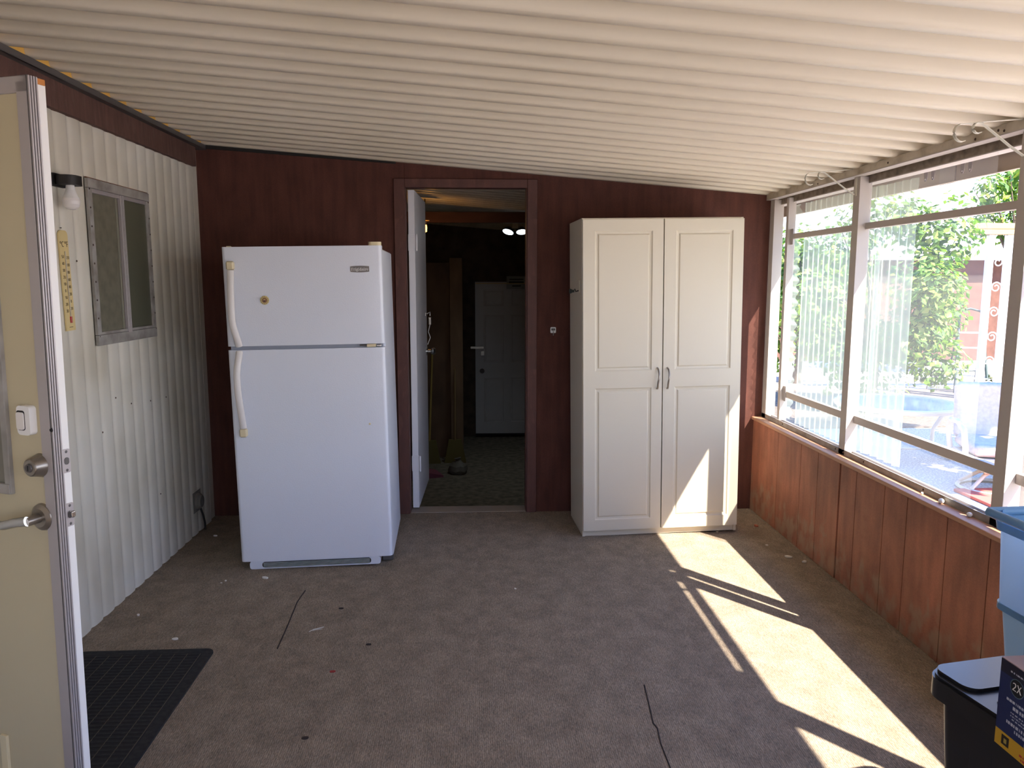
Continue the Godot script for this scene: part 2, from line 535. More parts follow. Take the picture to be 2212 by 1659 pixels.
# ------------------------------------------------------------------ room shell
func structure() -> void:
	# floor
	var fl := thing("floor", "brown needle-punch carpet covering the whole porch floor", "floor", Vector3.ZERO, Vector3.ZERO, "", "structure")
	part(fl, "carpet", S.new().box(Vector3(-1.80, -0.06, ZB - 0.02), Vector3(1.90, 0.0, ZF), 0.0), M.carpet)
	part(fl, "slab", S.new().box(Vector3(-1.80, GROUND, ZB - 0.10), Vector3(1.90, -0.061, ZF), 0.0), mat(c8(120, 112, 104), 0.9))
	# lifted carpet seams
	var seam_m := mat(c8(52, 44, 40), 1.0)
	for path in [[Vector2(-0.814, -3.49), Vector2(-0.822, -3.36), Vector2(-0.806, -3.10), Vector2(-0.798, -2.91)], [Vector2(0.60, -2.57), Vector2(0.588, -2.44), Vector2(0.577, -2.33), Vector2(0.584, -2.30), Vector2(0.575, -2.22), Vector2(0.573, -1.9)]]:
		var pts: Array = []
		for k in path: pts.append(Vector3(k.x, 0.0005, k.y))
		part(fl, "carpet_seam", S.new().tube(pts, 0.0028, 6, -1.0, 0.5, Vector3.UP), seam_m)

	# back wall, split into sheets of painted board round the doorway
	var wb := thing("wall_back", "dark brown painted board wall at the end of the porch", "wall", Vector3.ZERO, Vector3.ZERO, "", "structure")
	part(wb, "wall_board", S.new().box(Vector3(-1.80, 0, ZB - 0.10), Vector3(-0.42, 2.30, ZB), 0.002), M.brown)
	part(wb, "wall_board", S.new().box(Vector3(0.31, 0, ZB - 0.10), Vector3(1.80, 2.12, ZB), 0.002), M.brown)
	part(wb, "wall_board", S.new().box(Vector3(-0.42, 2.005, ZB - 0.10), Vector3(0.31, 2.20, ZB), 0.0), M.brown)
	part(wb, "foundation", S.new().box(Vector3(-1.80, SHED, ZB - 0.11), Vector3(1.90, -0.001, ZB - 0.10), 0.0), mat(c8(150, 142, 132), 0.9))
	var tb := thing("trim_1", "brown painted casing round the doorway in the brown wall", "door casing", Vector3.ZERO, Vector3.ZERO, "", "structure")
	part(tb, "side_casing", S.new().box(Vector3(-0.485, 0, ZB), Vector3(-0.42, 2.052, ZB + 0.016), 0.003), M.trim_brown)
	part(tb, "side_casing", S.new().box(Vector3(0.312, 0, ZB), Vector3(0.372, 2.052, ZB + 0.016), 0.003), M.trim_brown)
	part(tb, "head_casing", S.new().box(Vector3(-0.42, 2.0, ZB), Vector3(0.312, 2.052, ZB + 0.016), 0.003), M.trim_brown)
	part(tb, "jamb", S.new().box(Vector3(-0.435, 0, ZB - 0.115), Vector3(-0.418, 2.01, ZB + 0.002), 0.001), M.trim_brown)
	part(tb, "jamb", S.new().box(Vector3(0.306, 0, ZB - 0.115), Vector3(0.322, 2.01, ZB + 0.002), 0.001), M.trim_brown)
	part(tb, "threshold", S.new().box(Vector3(-0.42, -0.012, ZB - 0.13), Vector3(0.31, 0.004, ZB - 0.005), 0.002), mat(c8(150, 138, 124), 0.5))
	# dark strip under the ceiling along the brown wall
	var tc := thing("trim_2", "dark strip of moulding under the ceiling along the brown wall", "moulding", Vector3.ZERO, Vector3.ZERO, "", "structure")
	var st := S.new()
	var xa := -1.60
	var xb := -0.47
	for q in [[xa, xb]]:
		var poly := PackedVector2Array([Vector2(q[0], roof_y(q[0]) - 0.022), Vector2(q[1], roof_y(q[1]) - 0.012), Vector2(q[1], roof_y(q[1]) + 0.004), Vector2(q[0], roof_y(q[0]) + 0.004)])
		st.prism(poly, ZB, ZB + 0.012)
	part(tc, "strip", st, M.dark)

	# ceiling of roof pans
	var ce := thing("ceiling", "cream ribbed metal awning roof seen from below", "ceiling", Vector3.ZERO, Vector3.ZERO, "", "structure")
	var pitch := 0.1585
	var prof2 := [Vector2(0.0, 0.0), Vector2(-0.006, -0.0015), Vector2(-0.029, -0.0015), Vector2(-0.034, 0.001), Vector2(-0.037, 0.006), Vector2(-0.042, 0.042), Vector2(-0.046, 0.048), Vector2(-0.053, 0.050), Vector2(-0.130, 0.050), Vector2(-0.137, 0.047), Vector2(-0.1415, 0.040), Vector2(-0.1475, 0.014), Vector2(-0.151, 0.006), Vector2(-0.155, 0.0015), Vector2(-0.1585, 0.0)]
	var ps := S.new()
	var x0 := -1.76
	var x1 := 2.04
	for lay in 2:
		var pr: Array = []
		for q in prof2:
			pr.append(Vector3(x0, roof_y(x0) + q.y + 0.0025 * lay, q.x))
		ps.sheet(pr, Vector3(x1 - x0, roof_y(x1) - roof_y(x0), 0))
	var pan_mesh := ps.mesh()
	var fs := S.new()
	var fpoly := PackedVector2Array()
	for q in [Vector2(-0.033, -0.004), Vector2(-0.037, 0.006), Vector2(-0.042, 0.042), Vector2(-0.046, 0.048), Vector2(-0.053, 0.049), Vector2(-0.130, 0.049), Vector2(-0.137, 0.047), Vector2(-0.1415, 0.040), Vector2(-0.1475, 0.014), Vector2(-0.156, -0.004)]:
		fpoly.append(Vector2(-q.x, q.y + roof_y(-1.6)))
	fs.prism(fpoly, -1.62, -1.585, Transform3D(Basis(Vector3(0, 0, -1), Vector3.UP, Vector3.RIGHT), Vector3.ZERO))
	var foam_mesh := fs.mesh()
	var z := -4.532 + 0.034
	var k := 0
	while z - pitch * k > -9.9:
		k += 1
	var zz := z - pitch * k
	while zz < ZF + 0.05:
		var o := mpart(ce, "roof_pan", pan_mesh, M.pan)
		o.position = Vector3(0, 0, zz)
		if zz > -4.75 and zz < ZF:
			var f := mpart(ce, "foam_closure", foam_mesh, M.foam, "yellow foam closure strip")
			f.position = Vector3(0, 0, zz)
		zz += pitch
	# left wall: white corrugated siding
	var wl := thing("wall_left", "white vertically ribbed metal siding of the house", "wall", Vector3.ZERO, Vector3.ZERO, "", "structure")
	var rib := 0.105
	var rp := [Vector2(0, 0), Vector2(0.012, 0.0008), Vector2(0.030, 0.0012), Vector2(0.052, 0.0008), Vector2(0.064, -0.0005), Vector2(0.073, -0.0035), Vector2(0.080, -0.0062), Vector2(0.086, -0.0065), Vector2(0.093, -0.004), Vector2(0.099, -0.0015), Vector2(0.105, 0.0)]
	for seg in [[-4.58, -2.795, 0.0, 2.13], [-2.795, -1.99, 1.96, 2.13], [-1.99, ZF, 0.0, 2.13]]:
		var pr: Array = []
		var zs: float = seg[0]
		var base: float = seg[0]
		while base < seg[1]:
			for q in rp.slice(0, rp.size() - 1):
				if base + q.x < seg[1]:
					pr.append(Vector3(XL + q.y, seg[2], base + q.x))
			base += rib
		pr.append(Vector3(XL, seg[2], seg[1]))
		part(wl, "siding", S.new().sheet(pr, Vector3(0, seg[3] - seg[2], 0)), M.siding)
		part(wl, "wall_core", S.new().box(Vector3(XL - 0.13, seg[2], seg[0]), Vector3(XL - 0.012, seg[3] + 0.15, seg[1]), 0.0), M.siding)
	part(wl, "wall_core", S.new().box(Vector3(XL - 0.16, GROUND, -4.80), Vector3(XL - 0.012, 2.30, -4.58), 0.0), M.siding)
	part(wl, "wall_core", S.new().box(Vector3(XL - 0.18, GROUND, -4.80), Vector3(XL - 0.13, 0.0, ZF), 0.0), M.siding)
	part(wl, "corner_edge", S.new().box(Vector3(XL - 0.11, 0, -4.584), Vector3(XL + 0.001, 2.12, -4.58), 0.0), M.siding)
	# rusty nail heads on the siding
	for q in [[-3.22, 1.53], [-3.47, 0.93], [-3.62, 0.88], [-3.83, 0.86], [-4.02, 0.85], [-3.33, 0.80], [-3.88, 0.37]]:
		part(wl, "nail_head", S.new().lathe([Vector2(0.0, 0.003), Vector2(0.003, 0.0025), Vector2(0.0045, 0.0)], 8, Transform3D(Basis(Vector3(0, 1, 0), Vector3(1, 0, 0), Vector3(0, 0, 1)), Vector3(XL + 0.001, q[1], q[0]))), M.screw)
	# entry recess behind the open house door
	var er := thing("wall_entry", "dim entry of the house behind the open cream door", "wall", Vector3.ZERO, Vector3.ZERO, "", "structure")
	var em := mat(c8(150, 138, 120), 0.8)
	part(er, "side", S.new().box(Vector3(-2.9, 0.0, -2.90), Vector3(XL - 0.13, 2.0, -2.80), 0), em)
	part(er, "side", S.new().box(Vector3(-2.9, 0.0, -1.99), Vector3(XL - 0.13, 2.0, -1.89), 0), em)
	part(er, "rear", S.new().box(Vector3(-3.0, 0.0, -2.90), Vector3(-2.9, 2.0, -1.89), 0), em)
	part(er, "top", S.new().box(Vector3(-3.0, 2.0, -2.90), Vector3(XL - 0.13, 2.1, -1.89), 0), em)
	part(er, "step", S.new().box(Vector3(-3.0, -0.1, -2.90), Vector3(XL - 0.0, 0.06, -1.89), 0), mat(c8(110, 96, 82), 0.8))
	# brown fascia board and grey metal trim over the siding
	var tf := thing("trim_3", "rough brown board along the top of the white siding", "fascia board", Vector3.ZERO, Vector3.ZERO, "", "structure")
	part(tf, "board", S.new().box(Vector3(XL - 0.005, 2.10, -4.588), Vector3(XL + 0.022, 2.245, ZF), 0.002), M.fascia_brown)
	var tg := thing("trim_4", "grey metal edge trim between brown board and ribbed ceiling", "metal trim", Vector3.ZERO, Vector3.ZERO, "", "structure")
	part(tg, "flange", S.new().box(Vector3(XL - 0.005, 2.208, -4.70), Vector3(XL + 0.052, 2.213, ZF), 0.0008), M.grey_metal)
	part(tg, "lip", S.new().box(Vector3(XL + 0.046, 2.208, -4.70), Vector3(XL + 0.052, 2.234, ZF), 0.0008), M.grey_metal)

	# right wall: grooved wainscot boards with cap
	var wr := thing("wall_right", "low brown board wall under the porch windows", "wall", Vector3.ZERO, Vector3.ZERO, "", "structure")
	var cuts := [-4.70, -4.277, -3.963, -3.756, -3.52, -3.366, -3.121, -2.946, -2.679, -2.44, -2.20, -1.95, -1.70, -1.45, -1.20, -0.95, -0.70, -0.4, -0.1, 0.2, 0.5, 0.8, 1.1, 1.4, 1.6]
	for i in cuts.size() - 1:
		var a: float = cuts[i] + 0.0012
		var b: float = cuts[i + 1] - (0.005 if absf(cuts[i + 1] + 3.52) < 0.001 else 0.0012)
		var s := S.new()
		var xx := XW + (0.004 if i > 3 else 0.0)
		s.box(Vector3(xx, 0.0, a), Vector3(XW + 0.03, 0.585, b), 0.002)
		for t in s.v.size():
			s.uv[t] = Vector2(clampf((s.v[t].z + 4.70) / 6.4, 0, 1), 1.0 - s.v[t].y / 0.585)
		part(wr, "board", s, M.wainscot)
	part(wr, "core", S.new().box(Vector3(XW + 0.03, GROUND, -4.72), Vector3(1.86, 0.585, ZF), 0.0), mat(c8(170, 162, 150), 0.8))
	part(wr, "cap", S.new().box(Vector3(XW - 0.014, 0.583, -4.695), Vector3(1.80, 0.602, ZF), 0.004), mat(c8(178, 132, 104), 0.5))

	# front wall behind the viewer: same low wall, large screened opening
	var wf := thing("wall_front", "low brown board wall at the open end of the porch", "wall", Vector3.ZERO, Vector3.ZERO, "", "structure")
	part(wf, "board", S.new().box(Vector3(-1.75, GROUND, ZF), Vector3(1.9, 0.60, ZF + 0.08), 0.0), M.brown)
	part(wf, "header", S.new().box(Vector3(-1.75, 1.93, ZF), Vector3(1.9, 2.30, ZF + 0.08), 0.0), M.brown)
	part(wf, "end_panel", S.new().box(Vector3(-1.75, 0.60, ZF), Vector3(-0.53, 1.93, ZF + 0.06), 0.0), M.brown)
	for x in [-1.72, -0.5, 0.7, 1.84]:
		part(wf, "post", S.new().box(Vector3(x - 0.03, 0.60, ZF), Vector3(x + 0.03, 1.93, ZF + 0.06), 0.003), M.post)

func right_windows() -> void:
	var xi := 1.80
	# header beams
	var h1 := thing("trim_5", "weathered metal header beam above the porch windows", "beam", Vector3.ZERO, Vector3.ZERO, "", "structure")
	part(h1, "beam", S.new().box(Vector3(1.772, 1.940, -4.70), Vector3(1.802, 1.973, ZF), 0.002), M.header)
	part(h1, "lip", S.new().box(Vector3(1.772, 1.936, -4.70), Vector3(1.822, 1.941, ZF), 0.001), M.post)
	for zq in [-3.98, -3.30, -2.72, -2.60, -2.57]:
		part(h1, "screw", S.new().lathe([Vector2(0, 0.003), Vector2(0.004, 0.002), Vector2(0.005, 0)], 8, Transform3D(Basis(Vector3(0, 1, 0), Vector3(-1, 0, 0), Vector3(0, 0, 1)), Vector3(1.772, 1.954 + 0.006 * sin(zq * 40), zq))), M.screw)
	var h2 := thing("trim_6", "darker stained outer header beam above the window screens", "beam", Vector3.ZERO, Vector3.ZERO, "", "structure")
	part(h2, "beam", S.new().box(Vector3(1.842, 1.908, -4.75), Vector3(1.885, 1.955, ZF), 0.002), M.header2)
	part(h2, "lip", S.new().box(Vector3(1.842, 1.904, -4.75), Vector3(1.90, 1.909, ZF), 0.001), M.post)
	# rain gutter under the roof edge
	var gu := thing("rain_gutter", "greyish metal rain gutter hung outside under the roof edge", "gutter")
	gu.set_meta("kind", "structure")
	part(gu, "inner_face", S.new().box(Vector3(2.070, 1.876, -9.8), Vector3(2.074, 1.972, ZF), 0.0), M.gutter)
	part(gu, "bottom_flange", S.new().box(Vector3(2.055, 1.874, -9.8), Vector3(2.074, 1.877, ZF), 0.0), M.gutter)
	part(gu, "eave_trim", S.new().box(Vector3(2.036, 1.941, -9.8), Vector3(2.042, 1.992, ZF), 0.0), M.gutter)
	for q in [[-9.8, -2.29], [-1.26, ZF]]:
		part(gu, "gap_strip", S.new().box(Vector3(2.042, 1.955, q[0]), Vector3(2.072, 1.990, q[1]), 0.0), M.gutter)
	part(gu, "splice_plate", S.new().box(Vector3(2.064, 1.872, -3.40), Vector3(2.071, 1.968, -3.29), 0.001), M.post)
	for zq in [-3.40, -3.345, -3.14, -3.09, -2.05, -1.20, -0.3]:
		var sp := PackedVector2Array([Vector2(-0.013, 0.0), Vector2(0.013, 0.0), Vector2(0.0125, -0.03), Vector2(0.010, -0.046), Vector2(0.005, -0.056), Vector2(-0.005, -0.056), Vector2(-0.010, -0.046), Vector2(-0.0125, -0.03)])
		var s := S.new().prism(sp, 0.0, 0.003, Transform3D(Basis(Vector3(0, 0, -1), Vector3.UP, Vector3.RIGHT), Vector3(2.0, 1.945, zq)))
		var o := part(gu, "strap_hanger", s, M.strap)
		part(o, "rivet", S.new().lathe([Vector2(0, 0.002), Vector2(0.003, 0.001), Vector2(0.004, 0)], 8, Transform3D(Basis(Vector3(0, 1, 0), Vector3(-1, 0, 0), Vector3(0, 0, 1)), Vector3(2.0, 1.898, zq))), M.white)
		part(o, "arm", S.new().box(Vector3(1.90, 1.944, zq - 0.012), Vector3(2.072, 1.947, zq + 0.012), 0.0), M.strap)

	var w := thing("window_2", "row of screened porch window bays in pale metal frames", "window", Vector3.ZERO, Vector3.ZERO, "", "structure")
	var pz := [[-4.685, -4.625], [-3.65, -3.59], [-2.52, -2.46], [-1.40, -1.315], [-0.26, -0.20], [0.87, 0.93], [1.54, 1.60]]
	for q in pz:
		part(w, "post", S.new().box(Vector3(xi, 0.60, q[0]), Vector3(xi + 0.06, 1.936, q[1]), 0.002), M.post)
	# jamb of the first bay
	part(w, "jamb", S.new().box(Vector3(1.815, 0.62, -4.475), Vector3(1.86, 1.93, -4.445), 0.0015), M.post)
	# outer posts behind the second and third post
	part(w, "outer_post", S.new().box(Vector3(1.905, GROUND, -2.565), Vector3(1.935, 1.915, -2.475), 0.002), M.post)
	for q in [[1.905, -4.70, -4.66]]:
		part(w, "outer_post", S.new().box(Vector3(q[0], GROUND, q[1]), Vector3(q[0] + 0.03, 1.915, q[2]), 0.002), M.post)
	# sill track
	part(w, "sill_track", S.new().box(Vector3(1.80, 0.600, -4.69), Vector3(1.806, 0.628, ZF), 0.001), M.alu_dull)
	part(w, "sill_track", S.new().box(Vector3(1.806, 0.600, -4.69), Vector3(1.88, 0.610, ZF), 0.001), M.alu)
	part(w, "sill_track", S.new().box(Vector3(1.84, 0.608, -4.69), Vector3(1.845, 0.622, ZF), 0.001), M.alu)
	for zq in [-4.35, -3.68, -3.60, -3.40, -2.92]:
		part(w, "screw", S.new().lathe([Vector2(0, 0.003), Vector2(0.004, 0.002), Vector2(0.005, 0)], 8, Transform3D(Basis(Vector3(0, 1, 0), Vector3(-1, 0, 0), Vector3(0, 0, 1)), Vector3(1.80, 0.615, zq))), M.screw)
	var bays := [[-4.445, -3.65], [-3.59, -2.52], [-2.46, -1.40], [-1.315, -0.26], [-0.20, 0.87]]
	for i in bays.size():
		var q: Array = bays[i]
		part(w, "mid_rail", S.new().box(Vector3(1.838, 1.692, q[0]), Vector3(1.862, 1.722, q[1]), 0.002), M.post)
		part(w, "lower_rail", S.new().box(Vector3(1.838, 0.762, q[0]), Vector3(1.862, 0.800, q[1]), 0.002), M.post)
		if i == 0:
			for y in [1.70, 0.78]:
				part(w, "corner_plate", S.new().box(Vector3(1.833, y - 0.04, q[0]), Vector3(1.838, y + 0.05, q[0] + 0.035), 0.001), M.alu)
	# insect screens: fine mesh stretched in each bay
	for q in [[-4.445, -3.65], [-3.59, -2.705], [-2.46, -1.40], [-1.315, -0.26], [-0.20, 0.87]]:
		var s := S.new()
		s.quad(Vector3(1.852, 0.61, q[0]), Vector3(1.852, 0.61, q[1]), Vector3(1.852, 1.92, q[1]), Vector3(1.852, 1.92, q[0]), Vector3.LEFT)
		part(w, "insect_screen", s, M.screen, "fine grey insect screen")
	# clear corrugated plastic sheets fixed outside
	for q in [[-4.47, -3.60], [-3.66, -3.345]]:
		var pr: Array = []
		var a: float = q[0]
		while a < q[1] + 0.0001:
			var ph: float = (a + 4.47) / 0.066 * TAU
			pr.append(Vector3((1.920 if q[0] < -4 else 1.934) + 0.009 * cos(ph), 0.60, a))
			a += 0.066 / 12.0
		part(w, "corrugated_sheet", S.new().sheet(pr, Vector3(0, 1.30, 0)), M.plastic_sheet, "clear corrugated plastic sheet")
	# narrow end strip with ribs lying across
	var pr2: Array = []
	var yy := 0.62
	while yy < 1.90:
		pr2.append(Vector3(1.90 + 0.009 * cos(yy / 0.066 * TAU), yy, -4.66))
		yy += 0.066 / 12.0
	part(w, "corrugated_sheet", S.new().sheet(pr2, Vector3(0, 0, 0.19)), M.plastic_sheet, "narrow clear sheet with ribs lying across")

	# scroll plant-hanger brackets on two posts
	for q in [["white scroll bracket on the post between corrugated and clear bay", -3.62], ["white scroll bracket on the post beside the gutter downspout end", -2.49]]:
		var b := thing("scroll_bracket", "", "bracket", Vector3(xi, 1.96, q[1]), Vector3.ZERO, "scroll brackets on the window posts")
		b.set_meta("label", "white scroll bracket on window post above the corrugated plastic sheets" if q[1] < -3 else "white scroll bracket on window post above the round glass patio table")
		var top: Array = [Vector3(-0.002, 0.012, 0), Vector3(-0.08, 0.007, 0), Vector3(-0.16, 0.0, 0), Vector3(-0.215, -0.006, 0)]
		for t in 10:
			var an := PI / 2 + PI * 1.15 * (t + 1) / 10.0
			top.append(Vector3(-0.225 + cos(an) * 0.028 * (1.0 - 0.02 * t), -0.034 + sin(an) * 0.028, 0))
		part(b, "arm", S.new().tube(top, 0.0085, 8, -1.0, 0.22, Vector3.UP.rotated(Vector3.BACK, 0.02)), M.bracket_white)
		var br: Array = [Vector3(-0.012, -0.105, 0), Vector3(-0.06, -0.075, 0), Vector3(-0.12, -0.032, 0), Vector3(-0.16, -0.004, 0)]
		for t in 9:
			var an := PI / 2 + PI * 1.2 * (t + 1) / 9.0
			br.append(Vector3(-0.172 + cos(an) * 0.017, -0.018 + sin(an) * 0.017, 0))
		part(b, "brace", S.new().tube(br, 0.0085, 8, -1.0, 0.25, Vector3.UP.rotated(Vector3.BACK, 0.5)), M.bracket_white)
		part(b, "back_plate", S.new().box(Vector3(-0.004, -0.112, -0.008), Vector3(0.0, 0.014, 0.008), 0.001), M.bracket_white)

# ------------------------------------------------------------------ refrigerator
func refrigerator() -> void:
	var f := thing("refrigerator", "white top-freezer refrigerator with two curved handles against the brown wall", "refrigerator", Vector3(-0.812, 0.004, -3.772), Vector3(0, 2.2, 0.85))
	var w := 0.378
	part(f, "body", S.new().box(Vector3(-w, 0.022, -0.68), Vector3(w, 1.598, -0.065), 0.006), M.fridge)
	for q in [["freezer_door", 1.136, 1.612], ["main_door", 0.046, 1.117]]:
		var poly := PackedVector2Array()   # plan of the door: rounded front corners, slightly bowed front
		for p in arc(w - 0.018, -0.018, 0.018, 0, PI / 2, 6): poly.append(p)
		for t in range(1, 10):
			var xx := lerpf(w - 0.018, -w + 0.018, t / 10.0)
			poly.append(Vector2(xx, 0.004 * (1.0 - pow(xx / w, 2.0))))
		for p in arc(-w + 0.018, -0.018, 0.018, PI / 2, PI, 6): poly.append(p)
		poly.append(Vector2(-w, -0.058))
		poly.append(Vector2(w, -0.058))
		# plan (x, z) -> extrude along y
		var xf := Transform3D(Basis(Vector3.RIGHT, Vector3.BACK, Vector3.DOWN), Vector3.ZERO)
		var s := S.new().prism(poly, -q[2], -q[1], xf, true)
		var d := part(f, q[0], s, M.fridge)
		part(d, "gasket", S.new().box(Vector3(-w + 0.012, q[1] + 0.01, -0.066), Vector3(w - 0.012, q[2] - 0.01, -0.057), 0.0), mat(c8(196, 196, 200), 0.7))
		# handle: bowed bar with cream end cap
		var pts: Array = []
		var up: bool = q[0] == "freezer_door"
		for t in 15:
			var a := t / 14.0
			var y := lerpf(1.138, 1.500, a) if up else lerpf(1.112, 0.735, a)
			var bow := sin(PI * pow(a, 0.8)) * 0.030
			var xx := -0.318 - 0.018 * smoothstep(0.0, 0.35, a) if up else -0.318 - 0.012 * smoothstep(0.0, 0.3, a) + 0.008 * smoothstep(0.4, 1.0, a)
			pts.append(Vector3(xx, y, 0.016 + bow))
		part(d, "handle", S.new().tube(pts, 0.0165, 12, -1.0, 0.75, Vector3.BACK), M.handle_white)
		var yc := 1.502 if up else 0.733
		var y2 := 1.544 if up else 0.690
		part(d, "handle_cap", S.new().box(Vector3(-0.354 if up else -0.340, minf(yc, y2), 0.0), Vector3(-0.318 if up else -0.304, maxf(yc, y2), 0.031), 0.007), M.cream, "yellowed handle end cap")
	part(f, "divider", S.new().box(Vector3(-w + 0.012, 1.115, -0.07), Vector3(w - 0.012, 1.138, -0.020), 0.0), M.fridge_grey)
	var mh := part(f, "middle_hinge", S.new().box(Vector3(0.290, 1.119, -0.03), Vector3(0.335, 1.134, 0.000), 0.002), M.cream)
	part(mh, "pin", S.new().box(Vector3(0.335, 1.120, -0.03), Vector3(0.362, 1.132, -0.004), 0.003), M.chrome)
	part(mh, "bracket", S.new().box(Vector3(0.255, 1.124, -0.03), Vector3(0.292, 1.132, -0.006), 0.002), M.grey_metal)
	part(f, "top_hinge_cover", S.new().prism(rrect(0.062, 0.05, 0.018, 4, 0.345, 0.035), 1.598, 1.630, Transform3D(Basis(Vector3.RIGHT, Vector3.FORWARD, Vector3.UP), Vector3.ZERO), true), M.cream)
	part(f, "bumper", S.new().box(Vector3(-0.362, 1.612, -0.05), Vector3(-0.342, 1.618, -0.03), 0.002), M.cream)
	# name badge
	var bp := PackedVector2Array()
	for t in 9: bp.append(Vector2(lerpf(-0.045, 0.045, t / 8.0), -0.0135 - 0.003 * (1.0 - pow(t / 4.0 - 1.0, 2.0))))
	for t in 9: bp.append(Vector2(lerpf(0.045, -0.045, t / 8.0), 0.0125 + 0.003 * (1.0 - pow(t / 4.0 - 1.0, 2.0))))
	var bd := part(f, "badge", S.new().prism(bp, 0.0, 0.003, Transform3D(Basis.IDENTITY, Vector3(0.272, 1.500, 0.0025))), mat(c8(122, 116, 112), 0.4, 0.3), "grey oval name badge")
	var tx := mpart(bd, "lettering", text_mesh("Frigidaire", 0.0125, 0.0008, "Droid Serif"), M.white)
	tx.position = Vector3(0.272, 1.498, 0.006)
	# toe grille
	var gp := rrect(0.655, 0.040, 0.012, 4, -0.012, 0.022)
	var gr := part(f, "toe_grille", S.new().prism(gp, -0.055, -0.010, Transform3D.IDENTITY, true), M.fridge)
	part(gr, "grille_recess", S.new().prism(rrect(0.545, 0.030, 0.013, 5, -0.005, 0.023), -0.012, -0.009), M.dark)
	for t in 4:
		part(gr, "louvre", S.new().box(Vector3(-0.272, 0.0115 + t * 0.0068, -0.010), Vector3(0.262, 0.0140 + t * 0.0068, -0.003), 0.001), mat(c8(190, 194, 190), 0.5))
	part(f, "corner_foot", S.new().box(Vector3(0.322, 0.0, -0.10), Vector3(0.376, 0.040, -0.062), 0.003), M.grey_metal)
	part(f, "foot", S.new().lathe([Vector2(0, 0), Vector2(0.014, 0), Vector2(0.014, 0.022), Vector2(0, 0.022)], 12, Transform3D(Basis.IDENTITY, Vector3(-0.34, 0, -0.62))), M.dark)
	part(f, "foot", S.new().lathe([Vector2(0, 0), Vector2(0.014, 0), Vector2(0.014, 0.022), Vector2(0, 0.022)], 12, Transform3D(Basis.IDENTITY, Vector3(0.34, 0, -0.62))), M.dark)
	part(f, "screw_plug", S.new().lathe([Vector2(0, 0.0025), Vector2(0.005, 0.002), Vector2(0.006, 0)], 10, Transform3D(Basis(Vector3.RIGHT, Vector3.BACK, Vector3.DOWN), Vector3(0.29, 0.735, 0.001))), M.cream)
	# round magnet
	var mg := thing("fridge_magnet", "small round yellowish bordered magnet on the freezer door", "magnet", Vector3(-1.018, 1.358, -3.757), Vector3(0, 2.2, 0.85))
	var bx := Basis(Vector3.RIGHT, Vector3.BACK, Vector3.DOWN)
	part(mg, "rim", S.new().lathe([Vector2(0, 0), Vector2(0.0205, 0.0), Vector2(0.0215, 0.002), Vector2(0.019, 0.004), Vector2(0, 0.004)], 24, Transform3D(bx, Vector3.ZERO)), mat(c8(206, 186, 128), 0.5))
	part(mg, "picture", S.new().lathe([Vector2(0.013, 0.0042), Vector2(0.0, 0.0052)], 20, Transform3D(bx, Vector3.ZERO)), mat(c8(150, 112, 72), 0.5))
	part(mg, "motif", S.new().box(Vector3(-0.006, -0.007, 0.005), Vector3(0.005, -0.001, 0.006), 0.001), mat(c8(70, 44, 52), 0.5))
	part(mg, "motif", S.new().box(Vector3(-0.004, 0.000, 0.005), Vector3(0.003, 0.004, 0.006), 0.001), mat(c8(206, 182, 150), 0.5))
	for t in 12:
		var a := TAU * t / 12.0
		part(mg, "dot", S.new().lathe([Vector2(0.0016, 0), Vector2(0, 0.0006)], 6, Transform3D(bx, Vector3(cos(a) * 0.0168, sin(a) * 0.0168, 0.0041))), M.dark)

